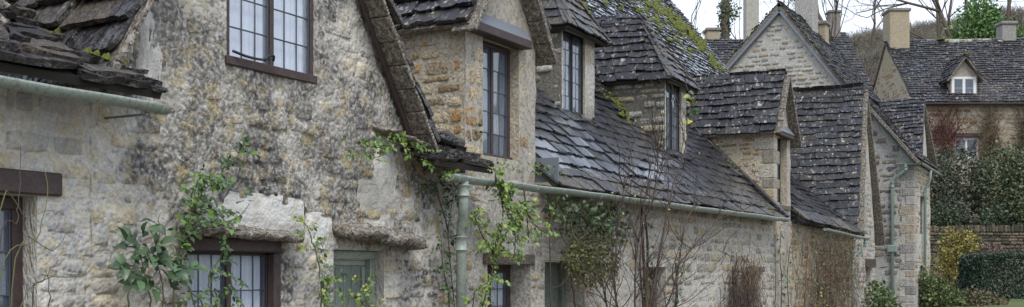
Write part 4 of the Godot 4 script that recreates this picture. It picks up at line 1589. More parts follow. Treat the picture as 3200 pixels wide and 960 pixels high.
func cottage_next() -> void:
	rng.seed = 4
	var X := Vector3.RIGHT
	var Z := Vector3.BACK
	var NX := Vector3.LEFT
	var c := thing("low_cottage", "low cottage smothered in dry creeper, with gabled dormer and big spotted slate cross gable", "cottage", Vector3(29, 0, 0))
	var w := part(c, "wall")
	var o := Vector3(25.98, -0.4, 0.0)
	var ud := Vector3(5.5, 0, 0.18).normalized()
	var nd := Vector3(-ud.z, 0, ud.x)
	wall_sheet(w, "mortar", o, ud, nd, [[0.0, 3.12], [5.62, 2.98]], [Rect2(2.6, 0.5, 0.9, 1.3)], M.mortar_ochre, 0.12, 0.012)
	lay_stones(w, o, ud, nd, [[0.0, 3.1], [5.5, 2.95]], [Rect2(2.6, 0.5, 0.9, 1.3)], M.ochre + M.pale, {"h0": 0.1, "h1": 0.2, "l0": 0.16, "l1": 0.42, "from": 0.9})
	window(w, Vector3(28.55, 0.12, -0.1), X, Z, 0.9, 1.25, 2, 2, 3, M.wood, false, 0.06, 0.5)
	# front of the cross gable
	var g0 := Vector3(31.55, -0.4, 0.18)
	var gu := Vector3(4.0, 0, -0.22).normalized()
	var gn := Vector3(-gu.z, 0, gu.x)
	var gt := [[0.0, 3.0], [1.95, 7.1], [4.0, 2.95]]
	wall_sheet(w, "gable_wall", g0, gu, gn, gt, [Rect2(1.5, 3.2, 0.8, 1.0), Rect2(2.2, 0.3, 0.9, 1.9)], M.mortar, 0.12, 0.012, 0.25)
	lay_stones(w, g0, gu, gn, gt, [Rect2(1.5, 3.2, 0.8, 1.0), Rect2(2.2, 0.3, 0.9, 1.9)], M.pale + M.grey, {"h0": 0.12, "h1": 0.24, "l0": 0.2, "l1": 0.5, "from": 0.9})
	wall_sheet(w, "side_wall", Vector3(31.55, -0.4, -2.5), Z, NX, [[0.0, 3.0], [2.68, 3.0]], [], M.mortar, 0.15, 0.01)
	window(w, g0 + gu * 1.5 + Vector3(0, 3.2, 0) - gn * 0.1, gu, gn, 0.8, 1.0, 2, 2, 4, M.wood, true, 0.05, 0.4)
	window(w, g0 + gu * 2.2 + Vector3(0, 0.9, 0) - gn * 0.15, gu, gn, 0.9, 1.3, 2, 2, 3, M.wood, true, 0.06, 0.4)
	box_part(w, "lintel", M.wood, Vector3(33.6, 1.72, -0.05), Vector3(34.9, 1.98, 0.12), 0.01)
	quoins(w, g0, X, gn, Z, 2.9, M.pale)
	# dormer beside the long roof
	var d4 := part(c, "dormer", "gabled dormer with ochre cheek and spotted slates beside the end of the gutter")
	wall_sheet(d4, "front_wall", Vector3(24.54, -0.3, 0.01), X, Z, [[0.0, 5.0], [0.65, 6.2], [1.31, 5.0]], [Rect2(0.24, 3.4, 0.8, 1.5)], M.plaster, 0.1, 0.01, 0.25, M.mortar_ochre)
	wall_sheet(d4, "cheek", Vector3(24.54, 2.4, -2.6), Z, NX, [[0.0, 2.32], [2.61, 2.32]], [], M.mortar_ochre, 0.08, 0.012)
	wall_sheet(d4, "cheek", Vector3(25.85, 0, 0), -Z, X, [[0.0, 4.7], [2.6, 4.7]], [], M.mortar_ochre, 0.2, 0.012)
	lay_stones(d4, Vector3(24.54, 2.4, -2.6), Z, NX, [[0.0, 2.3], [2.3, 2.3]], [], M.ochre, {"h0": 0.09, "h1": 0.16, "l0": 0.16, "l1": 0.42, "joint": 0.026, "proud": 0.02, "deep": 0.045})
	quoins(d4, Vector3(24.54, 2.4, 0.0), NX, Z, Z, 2.28, M.pale)
	window(d4, Vector3(24.78, 3.1, -0.14), X, Z, 0.8, 1.5, 1, 3, 5, M.wood_black, false, 0.06, 0.6)
	box_part(d4, "hood_beam", M.wood, Vector3(24.6, 4.58, -0.05), Vector3(25.75, 4.68, 0.13), 0.01)
	box_part(d4, "lead_flashing", M.lead, Vector3(-0.56, -0.006, -0.11), Vector3(0.56, 0.008, 0.11), 0.003, Transform3D(Basis(X, 0.95), Vector3(25.18, 4.76, 0.075)))
	box_part(d4, "window_sill", M.oldwood, Vector3(24.7, 2.98, -0.1), Vector3(25.7, 3.08, 0.06), 0.01)
	roof_pair(d4, 24.34, 26.02, 4.60, 25.1, 6.0, 0.1, -3.0, M.slate_spotted, {"e0": 0.205, "e1": 0.17, "w0": 0.36, "w1": 0.28, "th": 0.035, "sag": 0.045})
	ridge(d4, Vector3(25.1, 5.98, 0.12), Vector3(25.1, 6.02, -2.6), 0.15, 0.2, M.slate_spotted, X)
	verge_slabs(d4, Vector3(26.1, 4.45, 0.05), Vector3(25.1, 5.97, 0.05), Vector3(0, 0, -1), 0.06, 0.3)
	verge_slabs(d4, Vector3(24.36, 4.60, 0.05), Vector3(25.1, 5.97, 0.05), Vector3(0, 0, -1), 0.04, 0.3)
	# lead where the long roof meets the dormer
	var fs := ST()
	var k := 0.966
	var dirr := Vector3(0, k, -1).normalized()
	box(fs, Transform3D(Basis(Vector3.RIGHT, dirr, Vector3.RIGHT.cross(dirr)), Vector3(24.5, 2.74, 0.3)), Vector3(-0.16, 0, 0.03), Vector3(0.03, 2.9, 0.10), 0.01)
	put(d4, "lead_flashing", done(fs), M.slate[3])
	# low roof
	var rf := part(c, "roof")
	var bl := Vector3(25.9, 2.76, 0.34)
	var br := Vector3(31.75, 2.60, 0.46)
	var tr := Vector3(33.2, 5.35, -3.0)
	var tl := Vector3(25.9, 5.5, -3.0)
	deck(rf, bl, br, tr, tl)
	lay_slates(rf, bl, br, tr, tl, M.slate_wet, {"e0": 0.24, "e1": 0.2, "w0": 0.38, "w1": 0.32, "th": 0.03, "sag": 0.1})
	lay_slates(rf, bl + Vector3(0, -0.03, 0.03), br + Vector3(0, -0.03, 0.03), br + Vector3(0, 0.15, -0.15), bl + Vector3(0, 0.15, -0.15), M.slate, {"e0": 0.4, "e1": 0.3, "w0": 0.5, "w1": 0.4, "th": 0.03, "sag": 0.05})
	gutter(c, Vector3(27.1, 2.62, 0.50), Vector3(31.55, 2.50, 0.56), 0.06)
	downpipe(c, [Vector3(31.3, 2.5, 0.56), Vector3(31.3, 2.25, 0.54), Vector3(30.75, 2.05, 0.40), Vector3(30.7, 1.95, 0.36), Vector3(30.7, -0.3, 0.36)], 0.042, [[Vector3(31.3, 2.28, 0.55), 0.12], [Vector3(30.7, 1.85, 0.36), 0.14]], M.paint_teal)
	# cross gable
	var cg := part(c, "cross_gable", "tall slate slope of the cross gable spotted with white lichen")
	var ff := Vector3(31.35, 2.62, 0.36)
	var fa := Vector3(33.5, 6.85, 0.05)
	var ba := Vector3(33.5, 6.93, -4.4)
	var bf := Vector3(31.3, 2.62, -4.4)
	lay_slates(cg, bf, ff, fa, ba, M.slate_spotted, {"e0": 0.26, "e1": 0.19, "w0": 0.42, "w1": 0.3, "th": 0.035, "sag": 0.06})
	deck(cg, bf, ff, fa, ba, 0.06, M.verge)
	var rf2 := Vector3(35.75, 2.5, 0.08)
	var rb2 := Vector3(35.75, 2.5, -4.4)
	lay_slates(cg, rf2, rb2, ba, fa, M.slate_spotted, {"e0": 0.26, "e1": 0.19, "w0": 0.42, "w1": 0.3, "th": 0.035, "sag": 0.06})
	deck(cg, rf2, rb2, ba, fa, 0.06, M.verge)
	ridge(cg, fa + Vector3(0, -0.04, 0.05), ba + Vector3(0, -0.04, 0), 0.16, 0.24, M.slate_spotted, X)
	verge_slabs(cg, Vector3(35.8, 2.42, 0.06), Vector3(33.5, 6.8, 0.0), Vector3(0, 0, -1), 0.07, 0.4)
	verge_slabs(cg, Vector3(31.37, 2.6, 0.32), Vector3(33.5, 6.8, 0.0), Vector3(0, 0, -1), 0.05, 0.4)
	var fl := []
	for i in 11:
		var t := i / 10.0
		fl.append([Vector3(31.5, 2.68, 0.3).lerp(Vector3(32.3, 4.1, -1.5), t) + Vector3(-0.05, 0.05, 0.05), Vector3(-0.5, 0.7, 0.5), 0.06, 4, 0.03])
	moss(rf, fl, M.moss, 61)
	settle(c, slates, tile_mesh, "slate", "slate_covering")
	settle(c, stones, stone_mesh, "stone", "stonework")


func cottage_end() -> void:
	rng.seed = 6
	var X := Vector3.RIGHT
	var Z := Vector3.BACK
	var NX := Vector3.LEFT
	var c := thing("end_cottage", "tall grey stone end cottage standing forward, thin downpipe on its end wall", "cottage", Vector3(39, 0, 0))
	var w := part(c, "wall")
	var top := [[0.0, 5.5], [2.45, 7.35], [3.92, 5.45]]
	wall_sheet(w, "end_wall", Vector3(36.5, -0.4, -3.0), Z, NX, top, [], M.mortar_grey, 0.1, 0.012)
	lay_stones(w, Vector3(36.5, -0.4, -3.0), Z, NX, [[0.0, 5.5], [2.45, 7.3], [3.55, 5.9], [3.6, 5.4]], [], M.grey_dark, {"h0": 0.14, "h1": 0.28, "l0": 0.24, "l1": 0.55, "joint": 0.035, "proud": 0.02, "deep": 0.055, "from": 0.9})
	quoins(w, Vector3(36.5, -0.4, 0.92), Vector3(0, 0, 1), NX, X, 5.4, M.grey)
	var hs := [Rect2(1.2, 3.2, 1.0, 1.2), Rect2(1.2, 1.0, 1.0, 1.2)]
	wall_sheet(w, "front_wall", Vector3(36.5, -0.4, 0.92), X, Z, [[0.0, 5.35], [3.1, 5.28]], hs, M.mortar, 0.12, 0.012)
	lay_stones(w, Vector3(36.5, -0.4, 0.92), X, Z, [[0.0, 5.3], [3.1, 5.24]], hs, M.ochre + M.pale, {"from": 0.9})
	for h: Rect2 in hs:
		window(w, Vector3(36.5 + h.position.x, h.position.y - 0.4, 0.8), X, Z, 1.0, 1.2, 2, 2, 4, M.wood, true, 0.06, 0.4)
	wall_sheet(w, "far_wall", Vector3(39.6, -0.4, 0.92), -Z, X, [[0.0, 5.3], [1.47, 7.3], [3.9, 5.4]], [], M.mortar_grey, 0.3, 0.01)
	var rf := part(c, "roof")
	var e0 := Vector3(36.3, 4.98, 1.12)
	var e1 := Vector3(39.8, 4.92, 1.12)
	var r1 := Vector3(39.8, 7.0, -0.55)
	var r0 := Vector3(36.3, 7.02, -0.55)
	lay_slates(rf, e0, e1, r1, r0, M.slate_spotted, {"e0": 0.22, "e1": 0.16, "w0": 0.36, "w1": 0.28, "th": 0.035})
	deck(rf, e0, e1, r1, r0, 0.06, M.verge)
	deck(rf, Vector3(39.8, 5.1, -3.2), Vector3(36.3, 5.1, -3.2), r0, r1, 0.06, M.verge)
	lay_slates(rf, Vector3(39.8, 5.1, -3.2), Vector3(36.3, 5.1, -3.2), r0, r1, M.slate_spotted, {})
	verge_slabs(rf, Vector3(36.33, 4.93, 1.14), Vector3(36.33, 6.98, -0.55), Vector3(1, 0, 0), 0.09, 0.4)
	# lead strip under the verge
	var a := Vector3(36.44, 4.82, 1.06)
	var b := Vector3(36.44, 6.76, -0.5)
	var dr := (b - a).normalized()
	var st := ST()
	box(st, Transform3D(Basis(dr, Vector3(-1, 0, 0), dr.cross(Vector3(-1, 0, 0))), a), Vector3(0, 0, -0.05), Vector3(a.distance_to(b), 0.03, 0.05), 0.004)
	put(rf, "lead_flashing", done(st), M.lead)
	var cg := part(c, "cross_gable")
	var bl := Vector3(36.75, 4.85, -1.4)
	var br := Vector3(36.75, 4.95, 1.14)
	var tr := Vector3(38.5, 7.12, 0.92)
	var tl := Vector3(38.5, 7.12, -1.9)
	lay_slates(cg, bl, br, tr, tl, M.slate_spotted, {"e0": 0.2, "e1": 0.15, "w0": 0.34, "w1": 0.26, "th": 0.03})
	deck(cg, bl, br, tr, tl, 0.06, M.verge)
	deck(cg, Vector3(39.85, 4.95, 1.14), Vector3(39.85, 4.95, -1.4), tl, tr, 0.06, M.verge)
	wall_sheet(cg, "gable_wall", Vector3(36.9, 4.7, 0.86), X, Z, [[0.0, 0.2], [1.6, 2.3], [2.7, 0.3]], [], M.mortar, 0.2, 0.01)
	ridge(cg, tr + Vector3(0, -0.03, 0.04), tl + Vector3(0, -0.03, 0), 0.14, 0.16, M.slate_spotted, X)
	gutter(c, Vector3(36.34, 4.90, 0.40), Vector3(36.34, 4.90, 1.22), 0.05)
	gutter(c, Vector3(36.4, 4.88, 1.2), Vector3(39.8, 4.82, 1.2), 0.05)
	downpipe(c, [Vector3(36.34, 4.88, 0.72), Vector3(36.34, 4.72, 0.72), Vector3(36.4, 4.48, 0.38), Vector3(36.41, 4.38, 0.31), Vector3(36.41, -0.2, 0.31)], 0.05, [[Vector3(36.34, 4.7, 0.72), 0.1], [Vector3(36.41, 4.2, 0.31), 0.14]], M.paint_teal)
	box_part(c, "rain_hopper", M.paint_teal, Vector3(36.33, 2.2, 0.16), Vector3(36.47, 2.42, 0.46), 0.02)
	downpipe(c, [Vector3(37.9, 4.8, 1.2), Vector3(37.9, 4.5, 1.18), Vector3(38.0, 4.2, 1.02), Vector3(38.0, -0.2, 1.0)], 0.045, [[Vector3(38.0, 4.0, 1.0), 0.14]], M.paint_teal)
	settle(c, slates, tile_mesh, "slate", "slate_covering")
	settle(c, stones, stone_mesh, "stone", "stonework")


# ------------------------------------------------------------------ houses on the hill
func chimney(parent: Node3D, c: Vector3, w: float, d: float, h: float, m: Material, cap: Material, turn := 0.0) -> void:
	var xf := Transform3D(Basis(Vector3.UP, turn), c)
	var ch := part(parent, "chimney")
	box_part(ch, "stack", m, Vector3(-w / 2, 0, -d / 2), Vector3(w / 2, h, d / 2), 0.03, xf)
	box_part(ch, "cap", cap, Vector3(-w / 2 - 0.08, h - 0.02, -d / 2 - 0.08), Vector3(w / 2 + 0.08, h + 0.16, d / 2 + 0.08), 0.04, xf)


func house_behind() -> void:
	rng.seed = 8
	var Z := Vector3.BACK
	var NX := Vector3.LEFT
	var X := Vector3.RIGHT
	var c := thing("gable_house", "pale stone house above the row, pointed gable end edged with lead and stone chimney", "house", Vector3(52, 3, -6))
	var o := Vector3(48, 2.5, -9.9)
	var top := [[0.0, 6.75], [3.5, 10.2], [7.4, 5.2]]
	wall_sheet(c, "gable_wall", o, Z, NX, top, [], M.mortar_grey, 0.2, 0.012)
	lay_stones(c, o, Z, NX, top, [], [M.grey[0], M.grey[2], M.pale[0], M.pale[1]], {"h0": 0.14, "h1": 0.24, "l0": 0.24, "l1": 0.55, "joint": 0.04, "proud": 0.03, "deep": 0.075, "from": 5.6})
	settle(c, stones, stone_mesh, "stone", "stonework")
	var rf := part(c, "roof")
	var ap := Vector3(47.8, 12.95, -6.4)
	var fl := Vector3(47.8, 9.1, -10.2)
	var fr := Vector3(47.8, 7.5, -2.3)
	var back := Vector3(9.5, 0, 0)
	lay_slates(rf, fl + back, fl, ap, ap + back, M.slate_spotted, {"e0": 0.26, "e1": 0.2, "w0": 0.45, "w1": 0.35, "th": 0.035})
	lay_slates(rf, fr, fr + back, ap + back, ap, M.slate_spotted, {"e0": 0.26, "e1": 0.2, "w0": 0.45, "w1": 0.35, "th": 0.035})
	settle(c, slates, tile_mesh, "slate", "slate_covering")
	deck(rf, fl + back, fl, ap, ap + back, 0.12, M.verge)
	deck(rf, fr, fr + back, ap + back, ap, 0.12, M.verge)
	for s in 2:
		var a := (fl if s == 0 else fr) + Vector3(0.06, -0.22, 0)
		var b := ap + Vector3(0.06, -0.25, 0)
		var d := (b - a).normalized()
		var st := ST()
		box(st, Transform3D(Basis(d, Vector3(-1, 0, 0), d.cross(Vector3(-1, 0, 0))), a), Vector3(0, 0, -0.09), Vector3(a.distance_to(b), 0.05, 0.09), 0.01)
		put(rf, "bargeboard", done(st), M.lead)
	ridge(rf, ap + Vector3(0, -0.02, 0), ap + back + Vector3(0, -0.02, 0), 0.16, 0.2, M.slate_spotted, Z)
	var ml := []
	for i in 14:
		ml.append([fl.lerp(ap, i / 14.0) + Vector3(0.1, 0.08, 0.0), Vector3(0, 0.7, -0.7), 0.1, 8, 0.06])
		ml.append([fr.lerp(ap, i / 14.0) + Vector3(0.1, 0.08, 0.0), Vector3(0, 0.7, 0.7), 0.06, 4, 0.05])
	moss(rf, ml, M.moss, 71)
	chimney(c, Vector3(52.5, 9.5, -6.45), 0.9, 0.85, 6.2, M.grey[0], M.grey[3])
	chimney(c, Vector3(53.8, 9.5, -6.05), 0.6, 0.5, 3.6, M.pale[4], M.grey[3])
	wall_sheet(c, "back_wall", Vector3(57, 2.5, -2.5), -Z, X, [[0.0, 5.2], [3.9, 10.2], [7.4, 6.75]], [], M.mortar_grey, 0.5, 0.01)
	wall_sheet(c, "side_wall", Vector3(48, 2.5, -2.5), X, Z, [[0.0, 5.2], [9.0, 5.2]], [], M.mortar_grey, 0.5, 0.01)


func house_far() -> void:
	# further roofs between the gable house and the hill
	rng.seed = 9
	var c := thing("far_house", "distant dark slate roof with small chimney behind the pointed gable house", "house", site(18, land(18, 70), 72))
	var e0 := site(15.5, 12.6, 70)
	var e1 := site(22.2, 12.6, 70)
	var r1 := site(21.6, 17.0, 74)
	var r0 := site(15.5, 17.2, 74)
	var rf := part(c, "roof")
	lay_slates(rf, e0, e1, r1, r0, M.slate_spotted, {"e0": 0.3, "e1": 0.24, "w0": 0.5, "w1": 0.4, "th": 0.04})
	settle(c, slates, tile_mesh, "slate", "slate_covering", 120)
	deck(rf, e0, e1, r1, r0, 0.15, M.verge)
	deck(rf, site(22.2, 12.6, 78), site(15.5, 12.6, 78), r0, r1, 0.15, M.verge)
	var n := -FWD
	wall_sheet(c, "wall", site(15.7, 6.5, 70.4), RGT, n, [[0.0, 6.1], [6.2, 6.1]], [], M.mortar_grey, 0.5, 0.02)
	wall_sheet(c, "end_wall", site(21.8, 6.5, 70.4), FWD, RGT, [[0.0, 6.1], [3.7, 10.1], [7.3, 6.1]], [], M.mortar_grey, 0.5, 0.02)
	chimney(c, site(20.8, 16.4, 74), 0.75, 0.7, 1.9, M.grey[3], M.grey[3], 0.5)
	var c2 := thing("far_house", "pale rendered house mostly hidden behind mossy slate roof, tall white chimney", "house", site(12.5, land(12, 62), 63))
	var w0 := site(9.5, 13.0, 60)
	lay_slates(part(c2, "roof"), site(9.0, 12.3, 60), site(15.0, 12.3, 60), site(14.2, 14.2, 62.4), site(9.0, 14.2, 62.4), M.slate_spotted, {"e0": 0.3, "e1": 0.24, "w0": 0.5, "w1": 0.4, "th": 0.04})
	settle(c2, slates, tile_mesh, "slate", "slate_covering", 100)
	deck(c2, site(9.0, 12.3, 60), site(15.0, 12.3, 60), site(14.2, 14.2, 62.4), site(9.0, 14.2, 62.4), 0.15)
	wall_sheet(c2, "wall", site(9.2, 5.5, 60.3), RGT, n, [[0.0, 6.7], [5.6, 6.7]], [], M.mortar_grey, 0.5, 0.02)
	chimney(c2, site(12.85, 13.2, 61.5), 0.8, 0.7, 3.4, mat(c8(206, 204, 198), 0.9, T.lime, 1.4), M.grey[1], 0.5)
	chimney(c2, site(11.1, 13.6, 63.5), 0.9, 0.7, 1.3, M.pale[4], M.grey[3], 0.5)


func house_right() -> void:
	rng.seed = 10
	var c := thing("stone_house", "stone house on the rise with long dark slate roof, chimneys and white dormer window", "house", site(25.5, land(25, 62), 64))
	var n := -FWD
	var rf := part(c, "roof")
	var e0 := site(21.05, 10.42, 59.7)
	var e1 := site(31.5, 10.5, 59.7)
	var r1 := site(31.5, 14.75, 64.4)
	var r0 := site(20.95, 14.55, 64.4)
	lay_slates(rf, e0, e1, r1, r0, M.slate_spotted, {"e0": 0.24, "e1": 0.2, "w0": 0.45, "w1": 0.35, "th": 0.04, "sag": 0.06})
	deck(rf, e0, e1, r1, r0, 0.12, M.verge)
	deck(rf, site(31.5, 10.5, 69), site(21.1, 10.4, 69), r0, r1, 0.12, M.verge)
	ridge(rf, r0, r1, 0.2, 0.22, [M.grey[2], M.grey[0], M.pale[3]], FWD)
	moss(rf, [[site(24.3, 14.65, 64.3), Vector3.UP, 0.16, 16, 0.08], [site(26.8, 10.5, 59.7), Vector3.UP, 0.2, 12, 0.07], [site(24.0, 14.62, 64.2), Vector3.UP, 0.2, 14, 0.08]], M.moss, 91)
	var gt := [[0.0, 4.9], [4.3, 9.1], [8.6, 4.9]]
	wall_sheet(c, "gable_wall", site(21.1, 5.4, 68.7), -FWD, -RGT, gt, [], M.mortar_ochre, 0.3, 0.015)
	lay_stones(c, site(21.1, 5.4, 68.7), -FWD, -RGT, gt, [], M.ochre, {"h0": 0.16, "h1": 0.26, "l0": 0.3, "l1": 0.6, "joint": 0.03, "proud": 0.01, "from": 2.5})
	var holes := [Rect2(2.15, 2.15, 1.3, 1.1), Rect2(6.9, 2.15, 1.3, 1.1)]
	wall_sheet(c, "front_wall", site(21.1, 5.4, 60.1), RGT, n, [[0.0, 4.95], [10.1, 5.0]], holes, M.mortar_ochre, 0.3, 0.015, 0.2)
	lay_stones(c, site(21.1, 5.4, 60.1), RGT, n, [[0.0, 4.9], [10.1, 4.95]], holes, M.ochre + M.pale, {"h0": 0.16, "h1": 0.26, "l0": 0.3, "l1": 0.6, "joint": 0.03, "proud": 0.01, "from": 2.2})
	settle(c, stones, stone_mesh, "stone", "stonework")
	window(c, site(23.25, 7.55, 60.2), RGT, n, 1.3, 1.1, 2, 1, 1, M.white, false, 0.09, 0.6, 0.0, M.white)
	window(c, site(28.0, 7.55, 60.2), RGT, n, 1.3, 1.1, 2, 1, 1, M.white, false, 0.09, 0.6, 0.0, M.white)
	box_part(c, "lintel", M.wood, Vector3(-0.8, 0, -0.05), Vector3(0.8, 0.2, 0.06), 0.01, Transform3D(Basis(RGT, Vector3.UP, n), site(23.9, 8.68, 60.05)))
	chimney(c, site(21.62, 12.6, 64.4), 1.25, 1.1, 3.55, M.pale[4], M.grey[3], 0.5)
	chimney(c, site(27.9, 14.2, 64.6), 0.85, 0.8, 1.3, M.grey[1], M.grey[3], 0.5)
	# dormer
	var d := part(c, "dormer", "small gabled dormer with white two-light window")
	var wx := Transform3D(Basis(RGT, Vector3.UP, n), site(23.1, 10.66, 60.25))
	wall_sheet(d, "front_wall", wx.origin, RGT, n, [[0.0, 1.28], [0.7, 2.05], [1.4, 1.28]], [Rect2(0.06, 0.02, 1.28, 1.2)], M.plaster, 0.2, 0.01, 0.1)
	window(d, wx.origin + RGT * 0.06 + Vector3(0, 0.02, 0) - n * 0.0, RGT, n, 1.28, 1.2, 2, 1, 2, M.white, false, 0.13, 0.5, 0.0, M.white)
	wall_sheet(d, "cheek", wx.origin + FWD * 1.6, -FWD, -RGT, [[0.0, 1.25], [1.6, 1.25]], [], M.plaster, 0.3, 0.01)
	wall_sheet(d, "cheek", wx.origin + RGT * 1.4, FWD, RGT, [[0.0, 1.25], [1.6, 1.25]], [], M.plaster, 0.3, 0.01)
	var a := site(22.8, 11.65, 59.95)
	var b := site(24.8, 11.65, 59.95)
	var t := site(23.8, 12.95, 59.95)
	var k := FWD * 2.6
	lay_slates(d, a + k, a, t, t + k, M.slate_spotted, {"e0": 0.24, "e1": 0.2, "w0": 0.4, "w1": 0.3, "th": 0.04})
	lay_slates(d, b, b + k, t + k, t, M.slate_spotted, {"e0": 0.24, "e1": 0.2, "w0": 0.4, "w1": 0.3, "th": 0.04})
	deck(d, a + k, a, t, t + k, 0.08, M.verge)
	deck(d, b, b + k, t + k, t, 0.08, M.verge)
	moss(d, [[t + Vector3(0, 0.06, 0) + FWD * 0.2, Vector3.UP, 0.14, 14, 0.06]], M.moss, 92)
	settle(c, slates, tile_mesh, "slate", "slate_covering")
	box_part(c, "gutter", M.iron, Vector3(0, -0.08, 0), Vector3(10.1, 0.0, 0.12), 0.02, Transform3D(Basis(RGT, Vector3.UP, n), site(21.3, 10.4, 59.65)))
	# dish on the gable
	var ds := part(c, "satellite_dish")
	var st := ST()
	st.set_smooth_group(1)
	var dc := site(19.75, 12.6, 66.5)
	var look := (-FWD * 0.9 + RGT * -0.4 + Vector3.UP * 0.35).normalized()
	var s1 := look.cross(Vector3.UP).normalized()
	var s2 := s1.cross(look)
	for i in 3:
		for j in 16:
			var q := []
			for e in [[i, j], [i + 1, j], [i + 1, j + 1], [i, j + 1]]:
				var r: float = e[0] / 3.0 * 0.42
				var an: float = TAU * e[1] / 16
				q.append(dc + (s1 * cos(an) + s2 * sin(an)) * r + look * (r * r * 0.35))
			quad(st, q[0], q[1], q[2], q[3])
	put(ds, "reflector", done(st), mat(c8(150, 152, 154), 0.6))
	var s3 := ST()
	tube(s3, PackedVector3Array([dc - look * 0.01, dc - look * 0.3 + RGT * 0.6, site(21.35, 12.4, 66.5)]), 0.03, 0.03, 6)
	put(ds, "mast", done(s3), M.iron)


# ------------------------------------------------------------------ start
func _ready() -> void:
	var cam := Camera3D.new()
	cam.name = "camera"
	add_child(cam)
	cam.transform = Transform3D(Basis(RGT, Vector3.UP, -FWD), EYE)
	cam.projection = Camera3D.PROJECTION_FRUSTUM
	cam.near = 0.1
	cam.far = 900.0
	cam.size = 0.1 * 960.0 / 3578.0
	cam.frustum_offset = Vector2(0, 0.1 * 370.0 / 3578.0)
	cam.current = true
	var we := WorldEnvironment.new()
	we.name = "environment"
	var env := Environment.new()
	env.background_mode = Environment.BG_SKY
	var sky := Sky.new()
	var sm := ProceduralSkyMaterial.new()
	sm.sky_top_color = Color(0.79, 0.85, 0.94)
	sm.sky_horizon_color = Color(0.90, 0.92, 0.95)
	sm.sky_curve = 0.25
	sm.ground_bottom_color = Color(0.25, 0.25, 0.2)
	sm.ground_horizon_color = Color(0.5, 0.5, 0.48)
	sm.sun_angle_max = 1.0
	sky.sky_material = sm
	env.sky = sky
	env.tonemap_mode = Environment.TONE_MAPPER_LINEAR
	env.tonemap_exposure = 1.62
	env.sdfgi_enabled = true
	env.ssao_enabled = true
	env.ssil_enabled = true
	we.environment = env
	add_child(we)
	var sun := DirectionalLight3D.new()
	sun.name = "sun"
	sun.light_energy = 0.5
	sun.light_color = Color(1.0, 0.995, 0.99)
	sun.light_angular_distance = 25.0
	sun.shadow_enabled = true
	add_child(sun)
	sun.look_at_from_position(Vector3(-7, 14, 7.5), Vector3(0, 0, 0))

	wob.seed = 5
	wob.frequency = 0.05
	wob.fractal_octaves = 3
	make_materials()
	make_pieces()
	build_land()
	cottage_left()
	cottage_gable()
	cottage_dormers()
	cottage_next()
	cottage_end()
	house_behind()
	house_far()
	house_right()
	plants()


# thin shoots wandering over a patch of wall: o its lower left corner, drawn as one mesh
func tangle(st: SurfaceTool, o: Vector3, ud: Vector3, nd: Vector3, w: float, h: float, n: int, length: float, r: float, fall: float) -> void:
	for i in n:
		var u := clampf(rng.randfn(0.5, 0.27), -0.15, 1.15) * w
		var v := clampf(rng.randfn(0.5, 0.3), -0.1, 1.1) * h
		var p := o + ud * u + Vector3.UP * v + nd * rng.randf_range(0.02, 0.22)
		var d := (ud * rng.randfn(0, 0.7) + Vector3.UP * (rng.randfn(0, 0.7) - fall) + nd * rng.randfn(0, 0.25)).normalized()
		var pts := PackedVector3Array([p])
		var k := 7
		for j in k:
			d = (d + ud * rng.randfn(0, 0.3) + Vector3.UP * (rng.randfn(0, 0.3) - fall * 0.2) + nd * rng.randfn(0, 0.15)).normalized()
			p += d * length / k * rng.randf_range(0.7, 1.3)
			pts.append(p)
		tube(st, pts, r * rng.randf_range(0.6, 1.4), r * 0.4, 3)


func rose(label: String, paths: Array, leafy: Array, size: float, m: Array, seed_: int, pairs := 2, r := 0.008, called := "climbing_rose", stem_m: Material = null) -> Node3D:
	rng.seed = seed_
	var base: Vector3 = paths[0][0]
	var root := thing(called, label, "plant", Vector3(base.x, 0, base.z), "roses and creepers on the cottage fronts")
	for i in paths.size():
		var p: Array = paths[i]
		if (p[0] as Vector3).y < 1.26:
			p = [Vector3(lerpf(p[0].x, base.x, 0.4), -0.05, p[0].z)] + p
		var path := stem(root, p, r * rng.randf_range(0.8, 1.3), r * 0.45, stem_m if stem_m else M.twig_green)
		if leafy[i][0] > 0:
			dress(root, path, leafy[i][0], size, m, leafy[i][1], pairs)
	settle_leaves(root)
	return root


